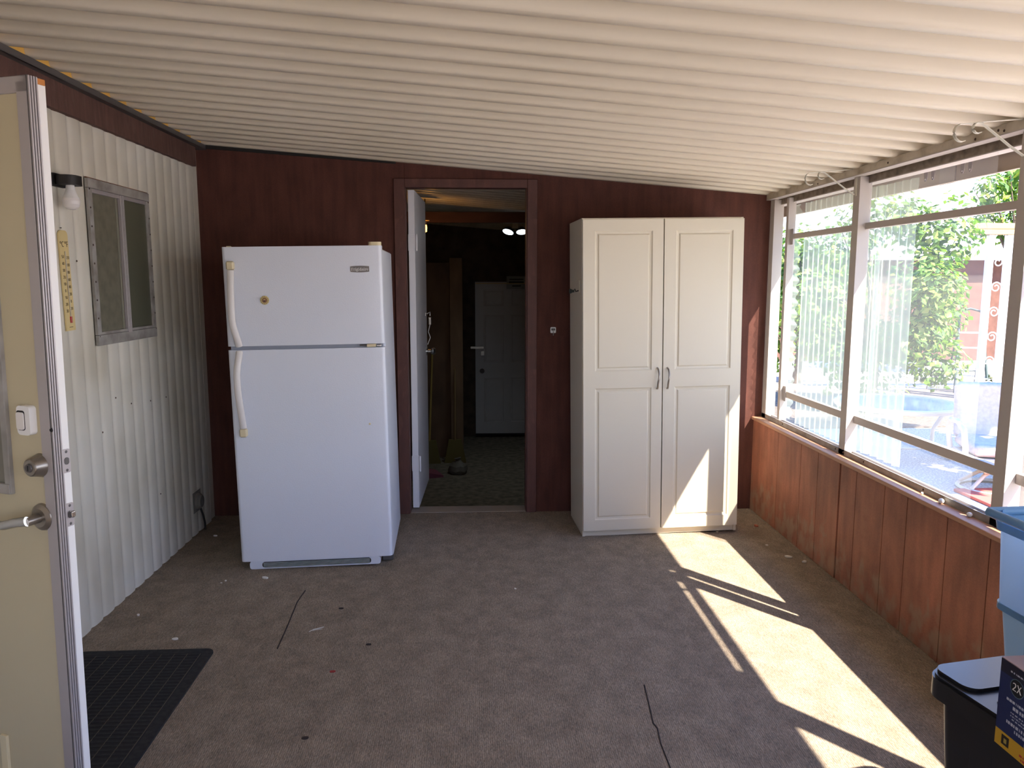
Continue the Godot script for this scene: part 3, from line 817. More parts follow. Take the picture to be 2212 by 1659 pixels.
# ------------------------------------------------------------------ cabinet
func cabinet() -> void:
	var f := thing("storage_cabinet", "tall cream two-door storage cabinet partly lit by sun", "cabinet", Vector3(1.053, 0.004, -4.195), Vector3(0, 2.4, 0.85))
	var w := 0.452
	part(f, "side_panel", S.new().box(Vector3(-w, 0, -0.42), Vector3(-w + 0.016, 1.79, -0.020), 0.001), M.cab)
	part(f, "side_panel", S.new().box(Vector3(w - 0.016, 0, -0.42), Vector3(w, 1.79, -0.020), 0.001), M.cab)
	part(f, "top_panel", S.new().box(Vector3(-w + 0.016, 1.774, -0.42), Vector3(w - 0.016, 1.79, -0.020), 0.001), M.cab)
	part(f, "bottom_panel", S.new().box(Vector3(-w + 0.016, 0.035, -0.42), Vector3(w - 0.016, 0.051, -0.022), 0.001), M.cab)
	part(f, "back_panel", S.new().box(Vector3(-w + 0.016, 0.0, -0.42), Vector3(w - 0.016, 1.774, -0.414), 0.0), M.cab)
	part(f, "toe_board", S.new().box(Vector3(-w + 0.016, 0.0, -0.045), Vector3(w - 0.016, 0.036, -0.028), 0.001), M.cab)
	for t in 3:
		part(f, "shelf", S.new().box(Vector3(-w + 0.018, 0.45 + t * 0.43, -0.41), Vector3(w - 0.018, 0.466 + t * 0.43, -0.05), 0.0), M.cab)
	var dw := 0.446
	var dh := 1.742
	for side in 2:
		var ox := -w + 0.003 if side == 0 else 0.003
		var d := panel_door(f, dw, dh, 0.019, [[0.066, 0.062, dw - 0.060, 0.818], [0.066, 0.914, dw - 0.060, dh - 0.062]], M.cab)
		d.position = Vector3(ox, 0.040, 0)
		var hx := dw - 0.026 if side == 0 else 0.026
		var pts: Array = []
		for t in 15:
			var a := t / 14.0
			pts.append(Vector3(hx + (0.003 if side == 0 else 0.003) * sin(TAU * a), lerpf(0.925, 0.810, a), 0.004 + 0.024 * pow(sin(PI * a), 0.6)))
		part(d, "handle", S.new().tube(pts, 0.0048, 10, -1.0, 0.7, Vector3.BACK), M.nickel, "bowed nickel pull handle")
		for y in [0.925, 0.810]:
			part(d, "handle_foot", S.new().lathe([Vector2(0, 0), Vector2(0.0055, 0), Vector2(0.0045, 0.008), Vector2(0, 0.008)], 10, Transform3D(Basis(Vector3.RIGHT, Vector3.BACK, Vector3.DOWN), Vector3(hx, y, 0))), M.nickel)
	# hook and knob on the side
	var hk := part(f, "side_hook", S.new().box(Vector3(-w - 0.004, 1.39, -0.115), Vector3(-w, 1.455, -0.085), 0.001), M.cab)
	part(hk, "prong", S.new().tube([Vector3(-w - 0.004, 1.40, -0.1), Vector3(-w - 0.02, 1.395, -0.1), Vector3(-w - 0.026, 1.41, -0.1)], 0.003, 6), M.dark)
	part(f, "side_knob", S.new().lathe([Vector2(0, 0.03), Vector2(0.012, 0.028), Vector2(0.014, 0.02), Vector2(0.007, 0.008), Vector2(0.008, 0.0)], 12, Transform3D(Basis(Vector3(0, 1, 0), Vector3(-1, 0, 0), Vector3(0, 0, 1)), Vector3(-w, 1.395, -0.27))), mat(c8(70, 80, 78), 0.5))
	# small latch hook on the brown wall
	var lh := thing("latch_hook", "small white wall hook holding a key on the brown wall", "hook", Vector3(0.473, 1.151, ZB))
	part(lh, "plate", S.new().prism(rrect(0.034, 0.036, 0.006, 4), 0.0, 0.004, Transform3D.IDENTITY, true), M.white)
	part(lh, "recess", S.new().prism(rrect(0.024, 0.013, 0.003, 3, 0, 0.004), 0.004, 0.006), M.grey_metal)
	part(lh, "prong", S.new().tube([Vector3(0, 0.006, 0.005), Vector3(0, 0.0, 0.018), Vector3(0, -0.012, 0.02), Vector3(0, -0.032, 0.014)], 0.003, 8), M.chrome)

# ------------------------------------------------------------------ entry door at the left
func entry_door() -> void:
	var L := 0.690
	var d := thing("door_1", "cream metal house door standing open beside the white siding", "door", Vector3(XL, 0.06, -2.02), Vector3(0, -22, -0.9), "", "structure")
	var H := 1.838
	var off := Vector3(0, -0.06, 0)
	part(d, "slab", S.new().box(Vector3(0.0, 0.0, -0.045), Vector3(L - 0.004, H - 0.012, -0.006), 0.001), M.white)
	part(d, "face_sheet", S.new().box(Vector3(0.02, 0.02, -0.006), Vector3(L - 0.034, H - 0.034, -0.002), 0.001), M.door_cream)
	# ribbed aluminium frame: face and edge
	part(d, "frame_stile", S.new().box(Vector3(L - 0.036, 0, -0.006), Vector3(L - 0.004, H, 0.002), 0.002), M.alu)
	part(d, "frame_top", S.new().box(Vector3(0, H - 0.036, -0.006), Vector3(L - 0.004, H, 0.002), 0.002), M.alu)
	for t in 4:
		part(d, "frame_rib", S.new().box(Vector3(L - 0.004, 0, -0.0225 + t * 0.0062), Vector3(L + 0.0015, H, -0.0185 + t * 0.0062), 0.0012), M.alu)
	part(d, "frame_back", S.new().box(Vector3(L - 0.005, 0, -0.024), Vector3(L - 0.002, H, 0.001), 0.0), M.grey_metal)
	part(d, "top_block", S.new().box(Vector3(L - 0.04, H - 0.014, -0.044), Vector3(L - 0.003, H - 0.001, -0.024), 0.001), M.orange_wood, "bare orange wood at the slab top")
	var bx := Basis(Vector3.RIGHT, Vector3.BACK, Vector3.DOWN)
	# deadbolt
	var db := part(d, "deadbolt", S.new().lathe([Vector2(0.0, 0.030), Vector2(0.018, 0.030), Vector2(0.0205, 0.028), Vector2(0.027, 0.004), Vector2(0.0285, 0.0)], 28, Transform3D(bx, Vector3(0.645, 1.038, -0.002) + off)), M.nickel, "satin nickel deadbolt lock")
	part(db, "keyway", S.new().lathe([Vector2(0.0, 0.0335), Vector2(0.0095, 0.0335), Vector2(0.0105, 0.0300)], 20, Transform3D(bx, Vector3(0.645, 1.038, -0.002) + off)), M.grey_metal)
	part(db, "key_slot", S.new().box(Vector3(0.6436, 1.032, 0.0312) + off, Vector3(0.6464, 1.044, 0.0322) + off, 0.0), M.dark)
	# lever
	var rc := Vector3(0.640, 0.914, -0.002) + off
	var rose := part(d, "lever_rose", S.new().lathe([Vector2(0.0, 0.012), Vector2(0.022, 0.012), Vector2(0.031, 0.006), Vector2(0.033, 0.0)], 28, Transform3D(bx, rc)), M.nickel, "satin nickel lever handle")
	part(rose, "neck", S.new().tube([rc + Vector3(0, 0, 0.010), rc + Vector3(0, 0, 0.045)], 0.011, 14), M.nickel)
	part(rose, "lever", S.new().tube([rc + Vector3(0.006, 0.003, 0.046), rc + Vector3(-0.03, -0.004, 0.048), rc + Vector3(-0.07, -0.016, 0.046), rc + Vector3(-0.115, -0.022, 0.040)], 0.0115, 12, 0.0105, 0.72, Vector3.BACK), M.chrome)
	# doorbell button
	var be := part(d, "doorbell", S.new().prism(rrect(0.040, 0.068, 0.010, 5), 0.0, 0.018, Transform3D(Basis.IDENTITY, Vector3(0.622, 1.144, -0.002) + off), true), M.white, "white plastic doorbell")
	part(be, "button_gap", S.new().prism(rrect(0.025, 0.046, 0.006, 4), 0.018, 0.0185, Transform3D(Basis.IDENTITY, Vector3(0.615, 1.144, -0.002) + off)), M.dark)
	part(be, "button", S.new().prism(rrect(0.022, 0.040, 0.005, 4), 0.018, 0.0215, Transform3D(Basis.IDENTITY, Vector3(0.615, 1.143, -0.002) + off), true), M.handle_white)
	# latch plates on the edge
	var ex := Transform3D(Basis(Vector3(0, 0, -1), Vector3.UP, Vector3.RIGHT), Vector3.ZERO)
	for q in [[1.045, "deadbolt_plate"], [0.916, "latch_plate"]]:
		var lp := part(d, q[1], S.new().prism(rrect(0.020, 0.056, 0.004, 4), L - 0.004, L - 0.0025, ex * Transform3D(Basis.IDENTITY, Vector3(0.0335, q[0] - 0.06, 0)), true), M.alu)
		part(lp, "hole", S.new().prism(rrect(0.012, 0.017, 0.0055, 5), L - 0.0025, L - 0.0015, ex * Transform3D(Basis.IDENTITY, Vector3(0.0335, q[0] - 0.06, 0))), M.grey_metal)
		for y in [0.022, -0.022]:
			part(lp, "screw", S.new().lathe([Vector2(0, 0.001), Vector2(0.003, 0.0005), Vector2(0.0035, 0)], 10, Transform3D(Basis(Vector3(0, 1, 0), Vector3(1, 0, 0), Vector3(0, 0, 1)), Vector3(L - 0.0022, q[0] - 0.06 + y, -0.0335))), M.grey_metal)
		if q[1] == "latch_plate":
			part(lp, "latch_bolt", S.new().box(Vector3(L - 0.002, q[0] - 0.066, -0.040), Vector3(L + 0.010, q[0] - 0.050, -0.028), 0.003), M.chrome)
	# window frame low corner and screw
	var wf := part(d, "door_window", S.new().box(Vector3(0.10, 0.96 - 0.06, -0.004), Vector3(0.553, 0.985 - 0.06, 0.010), 0.002), M.alu_dull, "grey framed door window")
	part(wf, "stile", S.new().box(Vector3(0.536, 0.96 - 0.06, -0.004), Vector3(0.556, 1.75, 0.008), 0.002), M.alu_dull)
	part(wf, "stile", S.new().box(Vector3(0.10, 0.96 - 0.06, -0.004), Vector3(0.12, 1.75, 0.008), 0.002), M.alu_dull)
	part(wf, "top_rail", S.new().box(Vector3(0.10, 1.73, -0.004), Vector3(0.556, 1.75, 0.008), 0.002), M.alu_dull)
	part(wf, "pane", S.new().box(Vector3(0.12, 0.92, -0.003), Vector3(0.536, 1.73, 0.001), 0.0), mat(c8(120, 116, 104), 0.3))
	part(d, "screw", S.new().lathe([Vector2(0, 0.003), Vector2(0.004, 0.002), Vector2(0.005, 0)], 10, Transform3D(bx, Vector3(0.690, 1.125, 0.002) + off)), M.dark)
	part(d, "edge_strip", S.new().box(Vector3(0.445, 0.0, -0.003), Vector3(0.468, 0.325 - 0.06, 0.006), 0.002), M.cream, "tan strip low on the door")

# ------------------------------------------------------------------ left wall
func left_wall_things() -> void:
	var w := thing("window_1", "small sliding window in dull aluminium frame on white siding", "window", Vector3(XL + 0.002, 1.175, -3.325), Vector3(0, 90, 0), "", "structure")
	# local x runs to -z (away from the viewer), y up, z into the room
	var W := 0.597
	var H := 0.70
	part(w, "frame_bottom", S.new().box(Vector3(0, 0, 0), Vector3(W, 0.045, 0.016), 0.002), M.alu_dull)
	part(w, "frame_top", S.new().box(Vector3(0, H - 0.040, 0), Vector3(W, H, 0.016), 0.002), M.alu_dull)
	part(w, "frame_side", S.new().box(Vector3(0, 0.045, 0), Vector3(0.034, H - 0.04, 0.014), 0.002), M.alu_dull)
	part(w, "frame_side", S.new().box(Vector3(W - 0.034, 0.045, 0), Vector3(W, H - 0.04, 0.014), 0.002), M.alu_dull)
	part(w, "inner_rail", S.new().box(Vector3(0.034, H - 0.058, 0.0), Vector3(W - 0.034, H - 0.04, 0.012), 0.002), M.alu)
	part(w, "inner_rail", S.new().box(Vector3(0.034, 0.045, 0.0), Vector3(W - 0.034, 0.058, 0.012), 0.002), M.alu_dull)
	var gm := tri_mat(tex_noise(51, 0.03, [c8(98, 94, 80), c8(112, 108, 92), c8(122, 118, 102)], 256, 3), Vector3(2, 2, 2), 0.35)
	part(w, "pane", S.new().box(Vector3(0.034, 0.055, 0.001), Vector3(0.268, H - 0.055, 0.0035), 0.0), gm, "screened grey pane")
	part(w, "pane", S.new().box(Vector3(0.300, 0.055, 0.004), Vector3(W - 0.034, H - 0.055, 0.0065), 0.0), mat(c8(92, 92, 76), 0.3), "dark greenish pane")
	part(w, "screen_edge", S.new().box(Vector3(0.252, 0.055, 0.003), Vector3(0.268, H - 0.055, 0.008), 0.001), mat(c8(130, 126, 110), 0.6))
	var mu := part(w, "mullion", S.new().box(Vector3(0.282, 0.04, 0.002), Vector3(0.318, H - 0.042, 0.018), 0.002), M.alu)
	for t in 3:
		part(mu, "rib", S.new().box(Vector3(0.287 + t * 0.010, 0.04, 0.018), Vector3(0.291 + t * 0.010, H - 0.042, 0.0205), 0.001), M.alu)
	for t in 9:
		for xq in [0.010, W - 0.010]:
			part(w, "screw", S.new().lathe([Vector2(0, 0.0025), Vector2(0.0035, 0.002), Vector2(0.0045, 0)], 8, Transform3D(Basis(Vector3.RIGHT, Vector3.BACK, Vector3.DOWN), Vector3(xq, 0.04 + t * 0.077, 0.014))), M.screw)
	part(w, "rust_line", S.new().box(Vector3(0.0, H, 0.0), Vector3(W, H + 0.004, 0.010), 0.001), mat(c8(122, 74, 44), 0.9))
	# thermometer
	var t := thing("thermometer", "yellowed wall thermometer with Celsius and Fahrenheit scales on siding", "thermometer", Vector3(XL + 0.003, 1.450, -3.120), Vector3(0, 90, 1.6))
	var tp := rrect(0.066, 0.392, 0.028, 6)
	for i in tp.size():      # square lower end
		if tp[i].y < -0.15: tp[i] = Vector2(signf(tp[i].x) * 0.033, -0.196 if absf(tp[i].x) < 0.032 else tp[i].y)
	var plate := mat(c8(222, 200, 142), 0.5)
	part(t, "plate", S.new().prism(PackedVector2Array([Vector2(-0.033, -0.196), Vector2(0.033, -0.196)]) + arc(0.013, 0.176, 0.02, 0, PI / 2, 6) + arc(-0.013, 0.176, 0.02, PI / 2, PI, 6), 0.0, 0.006, Transform3D.IDENTITY, false), plate)
	var ink := mat(c8(70, 52, 40), 0.7)
	for q in [["°C", -0.016], ["°F", 0.016]]:
		var tx := mpart(t, "lettering", text_mesh(q[0], 0.020), ink)
		tx.position = Vector3(q[1], 0.142, 0.0066)
	var cs := ["50", "40", "30", "20", "10", "0", "10", "20", "30"]
	for i in 9:
		var tx := mpart(t, "numeral", text_mesh(cs[i], 0.011), ink)
		tx.position = Vector3(-0.018, 0.094 - i * 0.0265, 0.0066)
	var fsn := ["120", "100", "80", "60", "40", "20", "0", "20"]
	for i in 8:
		var tx := mpart(t, "numeral", text_mesh(fsn[i], 0.011), ink)
		tx.position = Vector3(0.016, 0.090 - i * 0.0285, 0.0066)
	part(t, "tube", S.new().tube([Vector3(0, -0.15, 0.008), Vector3(0, 0.115, 0.008)], 0.0024, 8), mat(c8(190, 176, 150), 0.2))
	part(t, "bulb", S.new().tube([Vector3(0, -0.165, 0.008), Vector3(0, -0.14, 0.008)], 0.0045, 10), mat(c8(170, 34, 28), 0.3))
	part(t, "end_mark", S.new().box(Vector3(-0.013, -0.183, 0.006), Vector3(0.013, -0.181, 0.0068), 0.0), ink)
	part(t, "nail", S.new().tube([Vector3(-0.006, 0.205, 0.0), Vector3(-0.006, 0.205, 0.006)], 0.002, 6), M.dark)
	# lamp holder with bulb
	var l := thing("wall_lamp", "unlit white bulb in a black holder on the white siding", "lamp", Vector3(XL + 0.002, 1.835, -3.112))
	var lb := Basis(Vector3(0, 1, 0), Vector3(1, 0, 0), Vector3(0, 0, 1))
	part(l, "wall_plate", S.new().prism(rrect(0.10, 0.05, 0.012, 5), 0.0, 0.012, Transform3D(Basis(Vector3(0, 0, -1), Vector3.UP, Vector3.RIGHT), Vector3.ZERO), true), M.black)
	part(l, "holder", S.new().prism(rrect(0.092, 0.080, 0.032, 6, 0, -0.046), -0.018, 0.018, Transform3D(Basis(Vector3(0, 0, -1), Vector3(-1, 0, 0), Vector3(0, 1, 0)), Vector3.ZERO), true), M.black)
	var bulb := mat(c8(232, 226, 222), 0.35)
	part(l, "bulb_neck", S.new().lathe([Vector2(0.0, -0.018), Vector2(0.0145, -0.018), Vector2(0.017, -0.036), Vector2(0.025, -0.058), Vector2(0.030, -0.068)], 22, Transform3D(Basis.IDENTITY, Vector3(0.050, 0, 0))), M.white)
	part(l, "bulb_globe", S.new().lathe([Vector2(0.030, -0.068), Vector2(0.0315, -0.078), Vector2(0.030, -0.090), Vector2(0.025, -0.101), Vector2(0.016, -0.109), Vector2(0.0, -0.112)], 22, Transform3D(Basis.IDENTITY, Vector3(0.050, 0, 0))), bulb)
	# round fitting low in the corner
	var v := thing("wall_vent", "small grey rounded vent fitting low on siding beside the corner", "vent", Vector3(XL + 0.002, 0.19, -4.36))
	part(v, "hood", S.new().lathe([Vector2(0.048, 0.0), Vector2(0.046, 0.018), Vector2(0.034, 0.032), Vector2(0.0, 0.038)], 18, Transform3D(lb, Vector3.ZERO)), mat(c8(112, 108, 100), 0.6))
	part(v, "lead", S.new().tube([Vector3(0.02, -0.04, 0.0), Vector3(0.03, -0.09, -0.01), Vector3(0.03, -0.14, -0.03), Vector3(0.02, -0.187, -0.06)], 0.006, 8), M.dark)
	part(v, "plate", S.new().box(Vector3(0, -0.06, -0.06), Vector3(0.004, 0.06, 0.06), 0.002), mat(c8(130, 126, 116), 0.6))

# ------------------------------------------------------------------ floor
func floor_things() -> void:
	var m := thing("doormat", "black ribbed rubber doormat with rounded corner below the cream door", "doormat", Vector3(-1.30, 0.001, -2.44), Vector3(0, 0.5, 0))
	var w := 0.53
	var h := 0.94
	var flat := Transform3D(Basis(Vector3.RIGHT, Vector3.FORWARD, Vector3.UP), Vector3.ZERO)
	part(m, "border", S.new().prism(rrect(w, h, 0.035, 6), 0.0, 0.007, flat, true), M.rubber)
	part(m, "pile", S.new().prism(rrect(w - 0.075, h - 0.075, 0.01, 3), 0.007, 0.0085, flat), mat(c8(34, 32, 30), 1.0))
	var wid := w - 0.085
	for i in 10:
		var xx := -wid / 2 + wid * i / 9.0
		part(m, "rib_line", S.new().box(Vector3(xx - 0.0012, 0.0085, -h / 2 + 0.045), Vector3(xx + 0.0012, 0.0098, h / 2 - 0.045), 0.0), M.mat_line)
	for i in 38:
		var z := -h / 2 + 0.05 + (h - 0.10) * i / 37.0
		part(m, "cross_rib", S.new().box(Vector3(-wid / 2, 0.0085, z - 0.006), Vector3(wid / 2, 0.0096, z + 0.006), 0.0005), M.rubber)
	# chips and crumbs lying about
	var chips := [[-1.045, -3.651, 0.014, "flat white paint chip on the carpet in front of the refrigerator"], [-1.484, -3.251, 0.009, "tiny white chip on the carpet near the white siding"], [-1.234, -3.012, 0.011, "small white torn chip on the carpet beyond the black doormat"], [1.644, -3.813, 0.016, "white pebble on the carpet beside the low board wall"], [1.70, -3.741, 0.014, "rounder white pebble touching the foot of the low board wall"], [1.66, -4.327, 0.016, "reddish flake on the carpet by the low board wall corner"], [1.553, -4.60, 0.010, "pale crumb on the carpet in the corner beside the cabinet"], [0.178, -3.463, 0.006, "tiny pale crumb in the middle of the carpet"], [-1.227, -3.625, 0.007, "tiny white crumb on the carpet left of refrigerator grille"], [-1.50, -4.30, 0.012, "pale crumb in the dark gap behind the refrigerator side"], [1.60, -4.0, 0.007, "tiny crumb on the carpet between cabinet and board wall"], [-1.24, -3.60, 0.005, "very small crumb beside the refrigerator foot"]]
	var cm := mat(c8(224, 218, 206), 0.8)
	var rm := mat(c8(168, 96, 72), 0.8)
	for q in chips:
		var o := thing("paint_chip", q[3], "debris", Vector3(q[0], 0.0, q[1]), Vector3(0, rng.randf_range(0, 360), 0), "chips and crumbs on the carpet")
		var poly := PackedVector2Array()
		for k in 7:
			var a := TAU * k / 7.0
			var rr: float = q[2] * rng.randf_range(0.65, 1.1)
			poly.append(Vector2(cos(a) * rr * 1.2, sin(a) * rr * 0.75))
		part(o, "chip", S.new().prism(poly, 0.0, q[2] * 0.5, flat, true), rm if q[2] == 0.016 and q[1] < -4 else cm)
	var tw := thing("plant_fibre", "thin pale twisted fibre lying on the carpet", "debris", Vector3(-0.678, 0.002, -3.074))
	part(tw, "strand", S.new().tube([Vector3(-0.025, 0, 0.02), Vector3(-0.008, 0.002, 0.004), Vector3(0.008, 0.003, -0.002), Vector3(0.028, 0, -0.02)], 0.0014, 5), cm)
	part(tw, "strand", S.new().tube([Vector3(-0.012, 0, 0.01), Vector3(0.006, 0.002, 0.006), Vector3(0.022, 0, -0.002)], 0.0011, 5), cm)
	for q in [[-0.545, -2.72, c8(150, 52, 44), "small reddish blot on the carpet"], [-0.44, -2.93, c8(46, 38, 34), "dark blot on the carpet beyond the reddish one"], [-0.61, -3.28, c8(46, 38, 34), "dark blot on the carpet close to the refrigerator"], [-0.555, -2.30, c8(46, 38, 34), "dark blot on the open carpet away from the refrigerator"]]:
		var o := thing("carpet_spot", q[3], "stain", Vector3(q[0], 0.0, q[1]), Vector3.ZERO, "" if q[2].r > 0.5 else "dark blots on the carpet")
		part(o, "blot", S.new().prism(rrect(0.022, 0.016, 0.007, 3), 0.0002, 0.0012, flat), mat(q[2], 1.0))
	# white balls on the window ledge
	for q in [[-2.77, 0.010, "larger white ball lying on the window ledge"], [-2.897, 0.005, "tiny white crumb on the window ledge"], [-2.60, 0.009, "white ball on the ledge close to the blue tote"]]:
		var o := thing("ledge_pebble", q[2], "pebble", Vector3(1.782, 0.602, q[0]), Vector3.ZERO, "pebbles on the window ledge")
		var pr: Array = []
		for k in 9:
			var a := -PI / 2 + PI * k / 8.0
			pr.append(Vector2(cos(a) * q[1] * 1.1, q[1] + sin(a) * q[1]))
		part(o, "pebble", S.new().lathe(pr, 14), M.white)

# ------------------------------------------------------------------ totes at the right
func tote_shell(s: S, w0: float, d0: float, w1: float, d1: float, y0: float, y1: float, r: float, seg := 6) -> void:
	var a := rrect(w0, d0, r, seg)
	var b := rrect(w1, d1, r, seg)
	for i in a.size():
		var j := (i + 1) % a.size()
		var f := func(p: Vector2, y: float) -> Vector3: return Vector3(p.x, y, p.y)
		var ni := Vector3(a[i].x - signf(a[i].x) * (w0 / 2 - r), 0, a[i].y - signf(a[i].y) * (d0 / 2 - r)).normalized()
		var nj := Vector3(a[j].x - signf(a[j].x) * (w0 / 2 - r), 0, a[j].y - signf(a[j].y) * (d0 / 2 - r)).normalized()
		s.quad4(f.call(a[i], y0), f.call(a[j], y0), f.call(b[j], y1), f.call(b[i], y1), ni, nj, nj, ni)

func totes() -> void:
	var flat := Transform3D(Basis(Vector3.RIGHT, Vector3.FORWARD, Vector3.UP), Vector3.ZERO)
	var blk := mat(c8(34, 34, 37), 0.32)
	# black tote: far left corner of its lid near (1.27, 0.42, -1.94)
	var b := thing("storage_tote", "black plastic storage tote with rounded lid under the blue tote", "tote", Vector3(1.330, 0, -1.290), Vector3(0, 10.5, 0))
	var s := S.new()
	tote_shell(s, 0.43, 0.60, 0.49, 0.66, 0.0, 0.545, 0.04)
	s.prism(rrect(0.43, 0.60, 0.04), 0.0, 0.006, flat)
	part(b, "body", s, blk)
	for xx in [-0.14, 0.0, 0.14]:
		part(b, "rib", S.new().box(Vector3(xx - 0.02, 0.05, -0.330), Vector3(xx + 0.02, 0.50, -0.306), 0.004), blk)
	for zz in [-0.2, 0.0, 0.2]:
		part(b, "rib", S.new().box(Vector3(-0.242, 0.05, zz - 0.03), Vector3(-0.222, 0.50, zz + 0.03), 0.004), blk)
	var lid := S.new()
	lid.prism(rrect(0.53, 0.70, 0.05, 8), 0.532, 0.575, flat, true)
	lid.prism(rrect(0.520, 0.690, 0.045, 8), 0.575, 0.582, flat, true)
	var ld := part(b, "lid", lid, blk)
	part(ld, "rim", S.new().prism(rrect(0.50, 0.11, 0.03, 6, 0, 0.285), 0.582, 0.590, flat, true), blk)
	part(ld, "inner_panel", S.new().prism(rrect(0.46, 0.46, 0.03, 6, 0.0, -0.03), 0.582, 0.585, flat, true), blk)
	# blue translucent tote on it
	var bl := mat(Color(0.66, 0.73, 0.75), 0.35)
	bl.backlight_enabled = true
	bl.backlight = Color(0.72, 0.80, 0.86)
	var u := thing("blue_tote", "translucent light blue plastic tote standing on the black lid", "tote", Vector3(1.278, 0.590, -1.285), Vector3(0, 3.0, 0))
	var us := S.new()
	tote_shell(us, 0.40, 0.46, 0.435, 0.495, 0.012, 0.225, 0.035)
	tote_shell(us, 0.445, 0.505, 0.46, 0.52, 0.235, 0.435, 0.035)
	us.prism(rrect(0.40, 0.46, 0.035), 0.0, 0.012, flat, true)
	part(u, "body", us, bl)
	u.scale = Vector3(0.83, 0.83, 0.83)
	var bl2 := mat(Color(0.46, 0.61, 0.70), 0.35)
	bl2.backlight_enabled = true
	bl2.backlight = Color(0.45, 0.6, 0.75)
	var rg := S.new()
	rg.prism(rrect(0.452, 0.512, 0.036, 6), 0.222, 0.238, flat, true)
	part(u, "mid_rib", rg, bl2)
	var rm := S.new()
	tote_shell(rm, 0.475, 0.535, 0.480, 0.540, 0.425, 0.447, 0.04)
	tote_shell(rm, 0.458, 0.518, 0.458, 0.518, 0.425, 0.470, 0.035)
	part(u, "rim", rm, bl2)
	part(u, "lip", S.new().tube([Vector3(-0.242, 0.462, -0.265), Vector3(-0.242, 0.462, 0.265)], 0.012, 8), bl2)
	part(u, "lip", S.new().tube([Vector3(-0.242, 0.462, -0.265), Vector3(0.242, 0.462, -0.265)], 0.012, 8), bl2)
	part(u, "lip", S.new().tube([Vector3(0.242, 0.462, -0.265), Vector3(0.242, 0.462, 0.265)], 0.012, 8), bl2)
	part(u, "lip", S.new().tube([Vector3(-0.242, 0.462, 0.265), Vector3(0.242, 0.462, 0.265)], 0.012, 8), bl2)
	for zz in [-0.12, 0.08]:
		part(u, "wall_rib", S.new().box(Vector3(-0.236, 0.03, zz - 0.009), Vector3(-0.204, 0.43, zz + 0.009), 0.003, Transform3D(Basis(Vector3.BACK, 0.06), Vector3(0.013, 0, 0))), bl2)
	# printed carton in front
	var ct := thing("carton", "dark blue and yellow printed carton on the black tote", "carton", Vector3(0.976, 0.586, -1.300), Vector3(0, 2.0, 0))
	ct.scale = Vector3(0.83, 0.83, 0.83)
	# local: left printed face at x = 0, running along +z towards the viewer
	part(ct, "box", S.new().box(Vector3(0.001, 0.0, 0.001), Vector3(0.090, 0.203, 0.30), 0.001), mat(c8(30, 38, 66), 0.5))
	var pf := S.new()
	pf.tri(Vector3(0, 0, 0), Vector3(0, 0, 0.30), Vector3(0, 0.203, 0.30), Vector3.LEFT, Vector3.LEFT, Vector3.LEFT, Vector2(0, 1), Vector2(1, 1), Vector2(1, 0))
	pf.tri(Vector3(0, 0, 0), Vector3(0, 0.203, 0.30), Vector3(0, 0.203, 0), Vector3.LEFT, Vector3.LEFT, Vector3.LEFT, Vector2(0, 1), Vector2(1, 0), Vector2(0, 0))
	var pm := mat(Color.WHITE, 0.4)
	pm.albedo_texture = carton_print()
	part(ct, "printed_face", pf, pm)
	part(ct, "flap", S.new().box(Vector3(0.0, 0.203, 0.0), Vector3(0.090, 0.206, 0.30), 0.001), mat(c8(176, 156, 162), 0.6), "pale top flap")
	for q in [[0.052, 0.156], [0.100, 0.148]]:
		var tx := mpart(ct, "lettering", text_mesh("2X", 0.017), M.white)
		tx.position = Vector3(-0.0006, q[1], q[0])
		tx.rotation_degrees = Vector3(0, -90, 0)

func carton_print() -> ImageTexture:
	var w := 600
	var h := 406
	var img := Image.create(w, h, false, Image.FORMAT_RGB8)
	img.fill(c8(26, 40, 88))
	img.fill_rect(Rect2i(0, 0, w, 60), c8(20, 22, 44))
	img.fill_rect(Rect2i(0, 330, w, 76), c8(206, 160, 40))
	img.fill_rect(Rect2i(0, 330, 8, 76), c8(206, 160, 40))
	# the disc pair near the top
	for q in [[104, 94, c8(10, 12, 18), c8(90, 120, 130)], [200, 110, c8(64, 110, 140), c8(130, 170, 186)]]:
		for y in range(-42, 43):
			for x in range(-42, 43):
				var d := Vector2(x, y).length()
				if d < 42:
					img.set_pixel(q[0] + x, q[1] + y, q[3] if d > 38 else q[2])
	# rows of small print, too fine to read in the photograph: broken dashes
	var r := RandomNumberGenerator.new()
	r.seed = 3
	for row in [[30, 60, 240, 8], [34, 300, 560, 8], [160, 50, 420, 12], [184, 90, 420, 16], [214, 80, 430, 6], [228, 80, 430, 6], [242, 90, 420, 6], [262, 60, 460, 14], [286, 110, 420, 14]]:
		var x: int = row[1]
		while x < row[2]:
			var k := r.randi_range(4, 16)
			img.fill_rect(Rect2i(x, row[0], k, row[3]), c8(190, 194, 206))
			x += k + r.randi_range(3, 7)
	# brown cartouche and red print on the band
	for y in range(-46, 47):
		for x in range(-60, 61):
			if Vector2(x / 60.0, y / 46.0).length() < 1.0:
				img.set_pixel(230 + x, 320 + y, c8(122, 84, 52) if absf(y) > 10 else c8(190, 176, 160))
	img.fill_rect(Rect2i(40, 342, 46, 46), c8(40, 32, 24))
	img.fill_rect(Rect2i(54, 356, 18, 22), c8(170, 150, 70))
	for row in [[372, 150, 420], [388, 160, 440]]:
		var x: int = row[1]
		while x < row[2]:
			var k := r.randi_range(5, 16)
			img.fill_rect(Rect2i(x, row[0], k, 10), c8(176, 40, 44))
			x += k + r.randi_range(3, 7)
	return ImageTexture.create_from_image(img)

